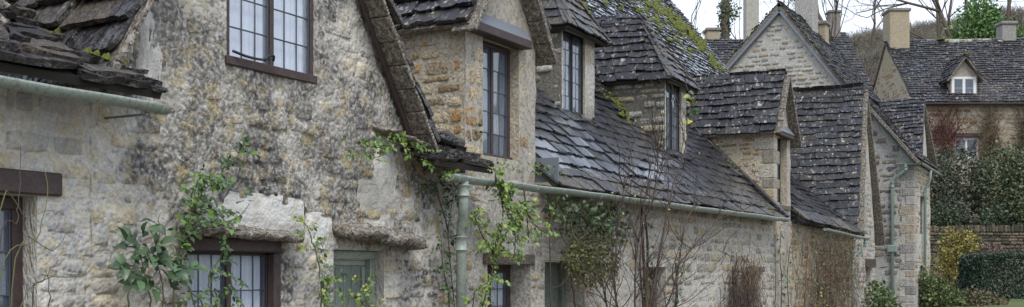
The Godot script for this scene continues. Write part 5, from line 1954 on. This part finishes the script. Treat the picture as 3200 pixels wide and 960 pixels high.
func plants() -> void:
	var V := func(a: Array) -> Array:
		var o := []
		for k in a.size() / 3:
			o.append(Vector3(a[3 * k], a[3 * k + 1], a[3 * k + 2]))
		return o
	# roses on the gabled cottage
	rose("low rose with large dark glossy leaves, left of the curtained lower window", [V.call([6.40, 1.23, .3, 6.36, 1.48, .3, 6.30, 1.77, .3]), V.call([6.53, 1.22, .3, 6.51, 1.53, .3, 6.40, 1.75, .32]), V.call([6.17, 1.24, .3, 6.21, 1.53, .3, 6.24, 1.72, .3]), V.call([6.63, 1.22, .3, 6.63, 1.60, .3, 6.51, 1.72, .3, 6.50, 2.05, .28])], [[10, 0.72], [12, 0.6], [8, 0.65], [3, 0.4]], 0.12, [M.leaf[1], M.leaf[3], M.leaf[3], M.leaf[5]], 41, 1)
	rose("tall climbing rose arching from the curtained lower window up the lichened wall", [V.call([6.96, 1.21, .22, 6.83, 1.57, .22, 6.78, 1.83, .22, 6.92, 2.02, .22, 7.07, 2.26, .2, 7.37, 2.47, .16, 7.65, 2.67, .12]), V.call([7.07, 1.20, .22, 6.88, 1.47, .22, 6.71, 1.83, .22]), V.call([6.92, 2.02, .22, 7.14, 2.13, .2, 7.29, 2.0, .25]), V.call([7.21, 1.2, .22, 7.10, 1.52, .22, 7.25, 1.73, .22, 7.31, 1.92, .24]), V.call([6.75, 1.83, .25, 6.96, 1.94, .25, 7.34, 2.03, .25, 7.57, 2.18, .25]), V.call([6.92, 2.02, .22, 6.98, 2.3, .18, 7.2, 2.42, .15]), V.call([7.3, 1.2, .24, 7.35, 1.42, .25, 7.3, 1.6, .26])], [[58, 0.3], [10, 0.4], [16, 0.2], [16, 0.3], [8, 0.1], [16, 0.1], [14, 0.1]], 0.064, [M.leaf[0], M.leaf[1], M.leaf[3], M.leaf_bright[1]], 42)
	rose("rose between the lower window and green door, with pale green shoots", [V.call([8.50, 1.15, .3, 8.48, 1.57, .3, 8.41, 1.93, .25, 8.36, 2.07, .2]), V.call([8.67, 1.15, .3, 8.53, 1.45, .3, 8.67, 1.63, .3]), V.call([8.80, 1.14, .35, 8.90, 1.45, .35, 8.85, 1.57, .35]), V.call([8.70, 1.15, .35, 9.01, 1.38, .35, 9.2, 1.5, .35]), V.call([8.9, 1.14, .4, 9.1, 1.3, .4, 9.3, 1.2, .42])], [[22, 0.25], [9, 0.3], [6, 0.3], [11, 0.3], [12, 0.3]], 0.068, [M.leaf[0], M.leaf[2], M.leaf[5], M.leaf_bright[0], M.leaf_bright[4]], 43)
	var c := rose("leafy green creeper trailing from the gutter end across the gable foot", [V.call([11.05, 2.5, .25, 10.60, 2.76, .3, 10.22, 2.90, .3, 9.80, 2.90, .22, 9.41, 2.85, .18, 9.09, 2.83, .15]), V.call([10.15, 2.89, .3, 10.40, 2.74, .34, 10.66, 2.60, .4]), V.call([9.8, 2.9, .22, 9.6, 2.8, .2, 9.4, 2.72, .2])], [[34, 0.12], [12, 0.0], [10, 0.0]], 0.07, [M.leaf_bright[0], M.leaf_bright[1], M.leaf[0], M.leaf[2]], 44, 2, 0.006, "creeper", M.twig)
	c.set_meta("category", "creeper")
	c = rose("dark ivy climbing close beside the fat green downpipe", [V.call([11.15, 1.05, .12, 11.08, 1.56, .12, 11.01, 2.07, .12, 11.12, 2.44, .12, 11.2, 2.6, .12]), V.call([11.01, 2.07, .12, 10.81, 2.49, .1, 10.74, 2.60, .1]), V.call([11.05, 1.2, .12, 10.95, 1.6, .1, 10.9, 1.95, .1])], [[60, 0.05], [14, 0.1], [24, 0.1]], 0.065, [M.leaf[0], M.leaf[1], M.leaf[1], M.leaf[3]], 45, 1, 0.008, "ivy", M.twig)
	c.set_meta("category", "ivy")
	c = rose("yellow green creeper hanging from the long gutter over the dark window", [V.call([11.16, 1.06, .45, 11.38, 1.42, .45, 11.61, 1.79, .4, 11.91, 2.17, .42, 11.61, 2.53, .45, 11.46, 2.80, .46]), V.call([11.61, 1.79, .4, 11.26, 2.05, .4, 11.1, 2.3, .4]), V.call([11.91, 2.17, .42, 12.22, 2.42, .45, 12.34, 1.95, .45]), V.call([11.02, 1.21, .45, 11.16, 1.42, .45, 11.61, 1.53, .45]), V.call([11.7, 2.6, .46, 11.9, 2.4, .48, 12.0, 2.0, .45, 11.95, 1.75, .45]), V.call([11.5, 2.7, .46, 11.65, 2.3, .48, 11.5, 1.9, .45]), V.call([12.2, 2.62, .46, 12.3, 2.3, .46, 12.9, 2.1, .4, 13.1, 2.5, .4])], [[60, 0.1], [32, 0.0], [32, 0.0], [18, 0.1], [52, 0.0], [46, 0.0], [18, 0.2]], 0.07, [M.leaf_bright[0], M.leaf_bright[1], M.leaf_bright[2], M.leaf_bright[3], M.leaf[2]], 46, 2, 0.009, "creeper", M.twig)
	c.set_meta("category", "creeper")
	# hanging evergreen mass by the second door
	rng.seed = 47
	var h := thing("honeysuckle", "dense hanging evergreen creeper beside the second doorway, olive yellow at its lower tips", "creeper", Vector3(13.8, 0, 0.35), "roses and creepers on the cottage fronts")
	stem(h, V.call([13.9, -0.05, .35, 13.88, 0.96, .35, 13.78, 1.60, .35, 14.29, 2.00, .3, 14.6, 2.45, .3]), 0.018, 0.008, M.twig)
	stem(h, V.call([13.2, -0.05, .35, 13.12, 0.98, .35, 13.21, 1.97, .3, 13.14, 2.6, .3]), 0.011, 0.006, M.twig)
	stem(h, V.call([13.21, 1.9, .3, 13.5, 2.1, .3, 13.7, 2.5, .3]), 0.008, 0.004, M.twig)
	var xfs := []
	var cs := []
	lumps(xfs, cs, [[Vector3(14.1, 2.25, .38), Vector3(.6, .36, .28)], [Vector3(14.75, 2.25, .35), Vector3(.55, .36, .25)], [Vector3(15.3, 2.3, .3), Vector3(.4, .3, .2)], [Vector3(13.4, 2.4, .35), Vector3(.3, .2, .18)]], 800, 0.075, [Color(.05, .085, .04), Color(.07, .11, .05), Color(.1, .13, .05)], 0.9)
	foliage(h, "foliage", xfs, cs, leaf_mesh[2], M.foliage)
	xfs = []
	cs = []
	lumps(xfs, cs, [[Vector3(14.0, 1.85, .42), Vector3(.42, .28, .24)], [Vector3(14.5, 1.8, .42), Vector3(.42, .32, .24)], [Vector3(14.8, 1.62, .4), Vector3(.22, .2, .18)], [Vector3(13.75, 1.78, .4), Vector3(.26, .22, .18)], [Vector3(14.2, 1.6, .4), Vector3(.5, .22, .2)]], 1900, 0.042, [Color(.13, .14, .035), Color(.2, .2, .05), Color(.09, .1, .04), Color(.07, .08, .04)], 0.8, -0.8)
	foliage(h, "hanging_tips", xfs, cs, leaf_mesh[0], M.foliage)
	var ht := ST()
	tangle(ht, Vector3(13.6, 1.6, .28), Vector3.RIGHT, Vector3.BACK, 1.6, 0.9, 130, 0.5, 0.003, 0.8)
	put(h, "twigs", done(ht), M.twig_pale)
	# stem with ivy up the long cottage
	c = rose("thin ivy-clad trunk climbing to the gutter beside the brown plank door", [V.call([16.9, 1.0, .12, 16.85, 1.6, .12, 16.8, 2.3, .1, 16.7, 2.65, .15]), V.call([16.85, 1.2, .14, 17.0, 1.8, .12, 16.9, 2.5, .12]), V.call([18.3, 1.0, .1, 18.35, 1.4, .1, 18.3, 1.75, .1])], [[26, 0.0], [20, 0.1], [24, 0.1]], 0.06, [M.leaf[1], M.leaf[3], M.leaf[0]], 48, 1, 0.035, "ivy", M.twig)
	c.set_meta("category", "ivy")
	c = rose("sparse creeper on the pale pier below the end of the long gutter", [V.call([24.7, 0.8, .12, 24.75, 1.4, .12, 24.6, 2.0, .12, 24.7, 2.5, .12]), V.call([25.3, 0.8, .12, 25.2, 1.5, .12, 25.4, 2.1, .12, 25.6, 2.45, .15]), V.call([24.3, 0.8, .1, 24.35, 1.6, .1, 24.3, 2.4, .1])], [[30, 0.0], [30, 0.0], [16, 0.0]], 0.07, [M.leaf[1], M.leaf[3], M.leaf[2]], 49, 1, 0.012, "creeper", M.twig)
	c.set_meta("category", "creeper")
	# bare reddish shrub in front of the long cottage
	rng.seed = 50
	var b := thing("bare_shrub", "tall leafless reddish shrub in front of the long gutter, pale leaves on its top shoot", "shrub", Vector3(14.6, 0, 1.0))
	var tips := []
	for t in [[[14.6, 0, 1.0, 14.75, 0.7, 1.0, 15.3, 1.3, 1.0, 16.6, 1.95, 1.0, 18.3, 2.6, 1.0], .02], [[14.6, 0, 1.0, 14.8, 0.9, 1.0, 15.2, 1.7, 1.0, 15.7, 2.7, 1.0, 16.35, 3.5, 1.0, 16.6, 4.3, 1.0], .02], [[14.55, 0, 1.0, 14.4, 0.8, 1.0, 14.5, 1.6, .95, 14.9, 2.4, .9, 15.2, 3.2, .9], .016], [[14.5, 0, 1.05, 14.0, 0.8, 1.0, 13.7, 1.4, 1.0, 13.9, 2.2, .95, 14.3, 2.9, .9], .016], [[14.65, 0, 1.0, 14.9, 0.8, 1.1, 15.6, 1.4, 1.1, 16.2, 2.3, 1.05, 17.2, 2.9, 1.0], .014], [[14.5, 0, 1.0, 13.8, 0.6, 1.1, 13.2, 1.2, 1.1, 13.1, 1.8, 1.05], .012], [[14.6, 0, .95, 14.9, 1.0, .9, 14.8, 1.9, .9, 15.5, 2.9, .85, 15.6, 3.5, .85], .014]]:
		var path := stem(b, V.call(t[0]), t[1] * 1.25, 0.006, M.twig)
		var st := ST()
		for i in 15:
			var k := int(lerpf(path.size() * 0.3, path.size() - 2, rng.randf()))
			var dd := (path[k + 1] - path[k]).normalized() + Vector3(rng.randfn(0, 0.6), rng.randfn(0.25, 0.45), rng.randfn(0, 0.35))
			branch(st, path[k], dd, rng.randf_range(0.3, 0.6), 0.008, 2, 0.6, 0.25, tips)
		put(b, "twigs", done(st), M.twig)
	for k in 9:
		leaf_at(b, Vector3(16.58 + rng.randfn(0, .05), 3.85 + 0.06 * k, 1.0), Vector3(rng.randfn(0, 1), rng.randf_range(-.3, .6), rng.randfn(0, .5)), 0.14, [M.leaf_bright[2], M.leaf_bright[4], M.leaf[5]])
	for k in 26:
		var tp = tips[rng.randi() % tips.size()]
		leaf_at(b, tp[0], tp[1], 0.05, [M.leaf[0], M.leaf_bright[4], M.leaf_bright[3]])
	settle_leaves(b)
	# dead vine round the fourth window
	rng.seed = 51
	var v := thing("dead_vine", "dark dead vine hanging in a thick mop over the wall near the gutter end", "vine", Vector3(22.0, 0, 0.2))
	var vt := ST()
	tangle(vt, Vector3(20.9, 0.55, .05), Vector3.RIGHT, Vector3.BACK, 1.6, 1.3, 260, 0.6, 0.007, 0.9)
	tangle(vt, Vector3(20.6, 0.5, .05), Vector3.RIGHT, Vector3.BACK, 2.6, 0.8, 120, 0.6, 0.007, 0.6)
	put(v, "twigs", done(vt), M.twig)
	vt = ST()
	tangle(vt, Vector3(21.4, 1.3, .1), Vector3.RIGHT, Vector3.BACK, 1.5, 0.6, 130, 0.7, 0.005, 0.8)
	put(v, "dry_shoots", done(vt), M.twig_pale)
	stem(v, V.call([21.6, -0.1, .1, 21.5, 0.8, .1, 21.4, 1.7, .1]), 0.05, 0.02, M.twig)
	# dry creeper over the low cottage
	rng.seed = 52
	var w := thing("dry_creeper", "brown leafless creeper smothering the low wall under the sagging eave", "creeper", Vector3(28.7, 0, 0.3))
	for q in [[M.twig_pale, 480], [M.twig, 240], [mat(c8(112, 98, 76), 0.85), 280]]:
		var ct := ST()
		tangle(ct, Vector3(26.0, 0.4, .1), Vector3(5.4, 0, .18).normalized(), Vector3.BACK, 5.4, 2.1, q[1], 0.8, 0.006, 0.25)
		put(w, "twigs", done(ct), q[0])
	for i in 5:
		stem(w, V.call([26.6 + i, -0.1, .15, 26.7 + i + rng.randfn(0, .2), 1.0, .18, 26.6 + i + rng.randfn(0, .4), 2.3, .25]), 0.03, 0.012, M.twig_pale)
	for k in 160:
		leaf_at(w, Vector3(26.1 + rng.randf() * 5.2, 0.5 + rng.randf() * 1.9, .35), Vector3(rng.randfn(), rng.randfn(), 0.4), 0.075, [M.leaf[2], M.leaf[0], M.leaf_bright[4]])
	settle_leaves(w)
	# thin bare shoots in front of the dark window
	rng.seed = 53
	var sh := thing("rose_shoots", "thin bare rose shoots crossing in front of the dark timber window", "plant", Vector3(4.7, 0, 0.9), "roses and creepers on the cottage fronts")
	for t in [[4.6, 0, .9, 4.61, 1.56, .9, 4.87, 1.80, .9, 5.04, 2.11, .8, 5.09, 2.28, .7], [4.5, 0, .9, 4.61, 1.74, .9, 4.73, 1.90, .9, 4.82, 2.02, .8, 5.15, 2.46, .4], [4.7, 0, .9, 4.75, 1.38, .9, 5.29, 1.58, .85, 5.43, 1.66, .8], [4.84, 0, .9, 4.84, 1.38, .9, 4.92, 1.54, .9, 5.09, 1.68, .85], [4.5, 0, .9, 4.61, 1.96, .9, 4.84, 1.94, .85, 5.09, 2.01, .8], [4.6, 0, .9, 4.73, 1.68, .9, 5.04, 1.74, .85, 5.24, 1.92, .8], [4.9, 0, .85, 5.0, 1.3, .85, 5.02, 1.45, .85, 4.98, 1.62, .85]]:
		stem(sh, V.call(t), 0.005, 0.002, M.twig_green if rng.randf() < 0.6 else M.twig)
	# weeds along the wall foot of the dormer and the valley
	rng.seed = 54
	var wd := thing("wall_weeds", "small green weeds rooted above the gutter under the tall dormer window", "plant", Vector3(12.6, 2.7, 0.2))
	for k in 50:
		var p := Vector3(11.7 + rng.randf() * 1.9, 2.78 + rng.randf() * 0.16, 0.12 + rng.randf() * 0.2)
		rose_leaf(wd, p, Vector3(rng.randfn(), 0.8, rng.randf()), 0.04, [M.leaf[0], M.leaf_bright[0], M.leaf[2]], 1)
	settle_leaves(wd)
	bush("roof_ivy", "clump of green ivy growing in the valley of the low sagging roof", "ivy", [[Vector3(31.75, 2.95, .05), Vector3(.25, .25, .3)], [Vector3(31.95, 3.3, -.4), Vector3(.22, .25, .3)], [Vector3(32.1, 3.7, -.95), Vector3(.15, .15, .2)]], 700, 0.075, [Color(.05, .09, .035), Color(.08, .12, .05)], "foliage", "", 0.7, 2.7, 1)
	hillside()


func hillside() -> void:
	rng.seed = 60
	# garden at the foot of the end cottage
	bush("garden_bush", "leafy yellow green bush at the corner of the end cottage", "bush", [[site(13.25, .75, 36), Vector3(.55, .75, .5)], [site(13.9, .6, 36.4), Vector3(.5, .6, .5)], [site(12.9, 1.1, 35.6), Vector3(.25, .6, .3)]], 2200, 0.11, [Color(.1, .14, .045), Color(.17, .2, .06), Color(.06, .09, .035)], "foliage", "garden shrubs by the end cottage", 0.8)
	bush("garden_bush", "russet and green low bush in front of the clipped hedge", "bush", [[site(14.7, .6, 36.5), Vector3(.6, .5, .5)], [site(15.5, .5, 37), Vector3(.6, .45, .5)]], 1500, 0.1, [Color(.12, .07, .045), Color(.1, .11, .05), Color(.16, .12, .06)], "foliage", "garden shrubs by the end cottage", 0.9)
	bush("garden_bush", "pale green plant growing at the foot of the teal downpipe", "bush", [[site(9.9, .75, 31), Vector3(.35, .65, .35)], [site(10.3, .5, 31.4), Vector3(.3, .5, .3)]], 900, 0.11, [Color(.1, .15, .06), Color(.14, .2, .08)], "foliage", "garden shrubs by the end cottage", 0.8)
	bush("yellow_shrub", "loose yellow leaved shrub in front of the dry stone wall", "shrub", [[site(16.7, 2.55, 43), Vector3(.9, .75, .7)], [site(16.3, 1.8, 42.6), Vector3(.75, .8, .6)], [site(17.2, 2.7, 43.2), Vector3(.6, .5, .5)]], 2600, 0.1, [Color(.3, .23, .04), Color(.36, .29, .06), Color(.16, .15, .04), Color(.1, .1, .04)], "foliage", "", 1.0, 0.8, 8)
	bush("rounded_shrub", "low rounded brownish pink shrub above the clipped hedge", "shrub", [[site(18.3, 2.05, 44), Vector3(1.05, .6, .7)]], 2200, 0.08, [Color(.13, .09, .075), Color(.17, .12, .095)], "foliage", "", 0.5, 1.0)
	bush("dark_shrub", "dark blue green shrub between the yellow shrub and end cottage", "shrub", [[site(15.2, 1.7, 43), Vector3(.55, .95, .6)], [site(15.3, 2.4, 43.6), Vector3(.4, .6, .5)]], 2000, 0.08, [Color(.025, .045, .035), Color(.04, .06, .045)], "foliage", "", 0.6, 0.8)
	# clipped hedge
	var hd := thing("clipped_hedge", "clipped dark green hedge with square top standing on the grass", "hedge", site(18.2, .75, 40))
	var xfs := []
	var cs := []
	for i in 34000:
		var p := Vector3(rng.randf_range(-1, 1), rng.randf_range(-1, 1), rng.randf_range(-1, 1))
		var ax := rng.randi() % 3
		p[ax] = signf(p[ax]) * rng.randf_range(0.9, 1.0)
		var l := pow(pow(absf(p.x), 8) + pow(absf(p.y), 8) + pow(absf(p.z), 8), 0.125)
		p /= maxf(l, 1.0)
		p *= 1.0 + 0.05 * wob.get_noise_3d(p.x * 60, p.y * 30, p.z * 30)
		var at := site(18.35 + p.x * 2.4, 1.45 + p.y * 0.74, 40.3 + p.z * 0.8)
		var dir := (RGT * p.x + Vector3.UP * p.y - FWD * -p.z + Vector3(rng.randfn(), rng.randfn(), rng.randfn())).normalized()
		var x := dir.cross(Vector3(rng.randfn(), rng.randfn(), rng.randfn())).normalized()
		var s := 0.085 * rng.randf_range(0.6, 1.3)
		xfs.append(Transform3D(Basis(x * s, dir.cross(x) * -s, dir * s), at))
		cs.append(tone([Color(.04, .07, .045), Color(.055, .09, .06), Color(.075, .11, .08)]))
	foliage(hd, "foliage", xfs, cs, leaf_mesh[1], M.foliage)
	for i in 7:
		stem(hd, [site(16.4 + i * 0.65, .6, 40.3), site(16.45 + i * 0.65, 1.2, 40.3), site(16.4 + i * 0.65, 1.8, 40.3)], 0.04, 0.015, M.bark)
	# dry stone wall
	var ds := thing("dry_stone_wall", "dry stone garden wall with upright coping stones below the tall evergreens", "wall", site(20, 1.9, 47))
	var o := site(15.0, 1.5, 47.0)
	box_part(ds, "core", M.deck, Vector3(0, 0, -0.5), Vector3(9.0, 1.75, -0.03), 0.02, Transform3D(Basis(RGT, Vector3.UP, -FWD), o))
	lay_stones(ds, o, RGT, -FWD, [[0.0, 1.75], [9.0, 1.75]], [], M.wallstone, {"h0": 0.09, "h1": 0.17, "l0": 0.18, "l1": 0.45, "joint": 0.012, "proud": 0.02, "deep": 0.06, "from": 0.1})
	settle(ds, stones, stone_mesh, "stone", "stonework")
	for i in 70:
		var st := ST()
		var hh := rng.randf_range(0.2, 0.3)
		box(st, Transform3D(Basis(RGT, Vector3.UP, -FWD) * Basis(Vector3.BACK, rng.randfn(0, 0.1)), o + RGT * (0.06 + i * 0.128) + Vector3.UP * 1.74 + FWD * 0.25), Vector3(-0.058, 0, -0.26), Vector3(0.058, hh, 0.26), 0.02)
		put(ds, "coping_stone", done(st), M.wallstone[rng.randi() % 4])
	# tall evergreens above the wall
	bush("evergreen_bush", "tall grey green evergreen bush over the garden wall, nearest the end cottage", "bush", [[site(18.3, 5.25, 50.5), Vector3(1.35, 1.9, 1.3)], [site(19.8, 5.4, 51), Vector3(1.3, 1.7, 1.3)], [site(18.9, 4.1, 49.8), Vector3(1.5, .8, .9)]], 9000, 0.13, [Color(.055, .07, .045), Color(.085, .1, .065), Color(.115, .12, .085)], "foliage", "tall evergreen bushes above the garden wall", 0.6, 3.2)
	bush("evergreen_bush", "broad glossy green laurel mound beside the stone house's front", "bush", [[site(21.6, 5.3, 50.5), Vector3(1.4, 1.8, 1.3)], [site(23.2, 5.4, 51), Vector3(1.5, 1.8, 1.4)], [site(22.2, 4.3, 49.6), Vector3(1.6, 1.0, .9)]], 9000, 0.15, [Color(.05, .085, .035), Color(.075, .12, .05), Color(.1, .14, .06), Color(.13, .1, .06)], "foliage", "tall evergreen bushes above the garden wall", 0.6, 3.2)
	bush("evergreen_bush", "low leafy undergrowth along the top of the garden wall", "bush", [[site(18.5, 3.9, 49.2), Vector3(1.6, .6, .7)], [site(20.8, 3.9, 49.2), Vector3(1.6, .6, .7)], [site(23.0, 4.0, 49.2), Vector3(1.6, .6, .7)]], 4500, 0.12, [Color(.05, .075, .04), Color(.075, .1, .055)], "foliage", "tall evergreen bushes above the garden wall", 0.7, 3.2)
	# creepers on the stone house
	for q in [[22.6, 1.7, "red brown bare creeper on the stone house under its gutter", c8(96, 58, 54)], [27.0, 0.9, "grey bare creeper trained up the stone house beyond the dormer", c8(96, 86, 70)], [25.0, 0.8, "thin bare creeper on the stone house below the dormer window", c8(116, 100, 80)]]:
		var cr := thing("house_creeper", q[2], "creeper", site(q[0], 6.0, 59.9), "bare creepers on the stone house")
		var ct := ST()
		tangle(ct, site(q[0] - q[1] * 0.6, 7.0, 59.95), RGT, -FWD, q[1] * 1.2, 3.0, 300, 1.0, 0.016, -0.6)
		put(cr, "twigs", done(ct), mat(q[3], 0.9))
	# bright tree behind the stone house
	var gt := thing("holly_tree", "bright green bushy evergreen tree rising behind the stone house's ridge", "tree", site(30.3, land(30, 74), 74))
	xfs = []
	cs = []
	lumps(xfs, cs, [[site(29.6, 16.6, 73), Vector3(1.7, 2.4, 1.6)], [site(31.2, 16.0, 73.5), Vector3(1.7, 2.0, 1.6)], [site(30.2, 17.9, 73.5), Vector3(1.2, 1.4, 1.2)], [site(32.8, 15.9, 74), Vector3(1.4, 1.9, 1.4)], [site(28.3, 15.6, 73), Vector3(.9, 1.2, 1.0)]], 8000, 0.2, [Color(.08, .17, .045), Color(.12, .23, .06), Color(.17, .27, .08), Color(.06, .12, .04)], 0.8)
	foliage(gt, "crown", xfs, cs, leaf_mesh[1], M.foliage)
	var tt := ST()
	tube(tt, PackedVector3Array([site(30.3, land(30, 74) - 0.2, 74), site(30.2, 14, 74), site(30.1, 18, 73.6)]), 0.2, 0.06, 8)
	put(gt, "trunk", done(tt), M.bark)
	# ivy-clad trunk and bushes beyond the mossy roof
	var iv := thing("ivy_tree", "ivy clad tree trunk with feathery green top beyond the mossy roof", "tree", site(14.2, land(14, 76), 76))
	tt = ST()
	tube(tt, PackedVector3Array([site(14.2, land(14, 76) - 0.3, 76), site(14.15, 15, 76), site(14.2, 24, 76)]), 0.38, 0.25, 8)
	put(iv, "trunk", done(tt), M.bark)
	xfs = []
	cs = []
	for i in 8:
		lumps(xfs, cs, [[site(14.2 + rng.randfn(0, .1), 13.0 + i * 1.2, 76), Vector3(.45, .7, .45)]], 260, 0.16, [Color(.06, .09, .045), Color(.09, .13, .06)], 0.6)
	for i in 9:
		lumps(xfs, cs, [[site(14.2 + rng.randfn(0, 1.3), 14.5 + rng.randf() * 5.5, 76), Vector3(.8, .35, .7)]], 150, 0.16, [Color(.1, .15, .07), Color(.14, .19, .09)], 1.0)
	foliage(iv, "crown", xfs, cs, leaf_mesh[1], M.foliage)
	bush("garden_tree", "pale feathery green tree behind the far chimneys", "tree", [[site(15.2, 15.6, 80), Vector3(1.6, 1.6, 1.3)], [site(12.6, 15.2, 80), Vector3(1.4, 1.2, 1.3)], [site(16.6, 15.0, 80), Vector3(1.2, 1.0, 1.2)]], 1700, 0.2, [Color(.1, .14, .08), Color(.15, .18, .11)], "crown", "", 1.2, land(15, 80))
	# bare trees
	for q in [["large pale bare tree with forked trunk behind the gable house chimney", 18.3, 66, 17.0, 0.36, 5, Vector3(-0.06, 0, 0), 601], ["slender bare tree on the skyline behind the small far chimney", 30.5, 108, 17.0, 0.3, 5, Vector3(0.02, 0, 0), 602], ["bare tree with fine twigs on the skyline left of the stone house chimney", 34.5, 110, 15.0, 0.28, 5, Vector3(0, 0, 0.05), 603], ["spreading bare tree whose boughs reach over the stone house chimney", 34.5, 88, 19.0, 0.42, 5, Vector3(-0.2, 0, -0.15), 604], ["straight bare trunk in the clump above the stone house ridge", 33.6, 90, 21.0, 0.3, 5, Vector3(0.03, 0, 0), 605], ["second straight bare trunk in the clump above the ridge", 35.2, 92, 21.0, 0.26, 5, Vector3(0, 0, 0.02), 606], ["thick bare trunk of the clump next to the bright evergreen", 36.0, 90, 22.0, 0.34, 5, Vector3(0.02, 0, -0.03), 607], ["bare tree above the stone house's small chimney", 39.5, 92, 20.0, 0.34, 5, Vector3(-0.05, 0, 0.05), 608], ["bare tree at the edge of the view beyond the small chimney", 43.0, 94, 19.0, 0.34, 5, Vector3(-0.1, 0, 0), 609], ["thin bare tree between the white chimney and mossy roof", 11.8, 78, 13.0, 0.2, 5, Vector3(0, 0, 0.05), 610], ["thin bare tree behind the tall white chimney", 17.0, 84, 13.0, 0.2, 5, Vector3(0.05, 0, 0), 611], ["bare tree on the hill crest above the far slate roof", 26.5, 112, 14.0, 0.26, 5, Vector3(0.03, 0, 0), 612]]:
		bare_tree(q[0], site(q[1], land(q[1], q[2]) - 0.3, q[2]), q[3], q[4], q[5], q[6], q[7], M.bark)
	# scrub over the hill
	rng.seed = 70
	var brush := []
	for i in 3:
		var st := ST()
		var tips := []
		for k in 5:
			branch(st, Vector3(rng.randfn(0, .25), -0.2, rng.randfn(0, .25)), Vector3(rng.randfn(0, .35), 1, rng.randfn(0, .35)), 1.5, 0.06, 3, 0.5, 0.5, tips, 4)
		brush.append(done(st))
	var sc := thing("hillside_scrub", "brown leafless scrub covering the hillside behind the houses", "scrub", site(35, land(35, 100), 100))
	sc.set_meta("kind", "stuff")
	for v in 3:
		xfs = []
		cs = []
		for i in 1100:
			var f := rng.randf_range(80, 132)
			var r := rng.randf_range(f * 0.26, f * 0.47)
			var s := rng.randf_range(0.35, 0.75)
			xfs.append(Transform3D(Basis(Vector3.UP, rng.randf() * TAU) * Basis.from_scale(Vector3(s * 1.6, s, s * 1.6)), site(r, land(r, f), f)))
			cs.append(tone([Color(.16, .135, .105), Color(.2, .17, .125), Color(.17, .13, .11), Color(.17, .17, .115)]))  # browns lightened: haze over the far hill is put into the colour
		foliage(sc, "brush", xfs, cs, brush[v], M.foliage)
	var rb := thing("red_scrub", "reddish bare thicket between the far slate roof and satellite dish", "scrub", site(20.5, land(20.5, 72), 76))
	xfs = []
	cs = []
	for i in 90:
		var f := rng.randf_range(74, 82)
		var r := f * rng.randf_range(0.285, 0.325)
		var s := rng.randf_range(0.7, 1.1)
		xfs.append(Transform3D(Basis(Vector3.UP, rng.randf() * TAU) * Basis.from_scale(Vector3(s, s * 1.1, s)), site(r, land(r, f), f)))
		cs.append(tone([Color(.12, .065, .06), Color(.15, .09, .075), Color(.13, .1, .08)]))
	rb.set_meta("kind", "stuff")
	foliage(rb, "brush", xfs, cs, brush[0], M.foliage)
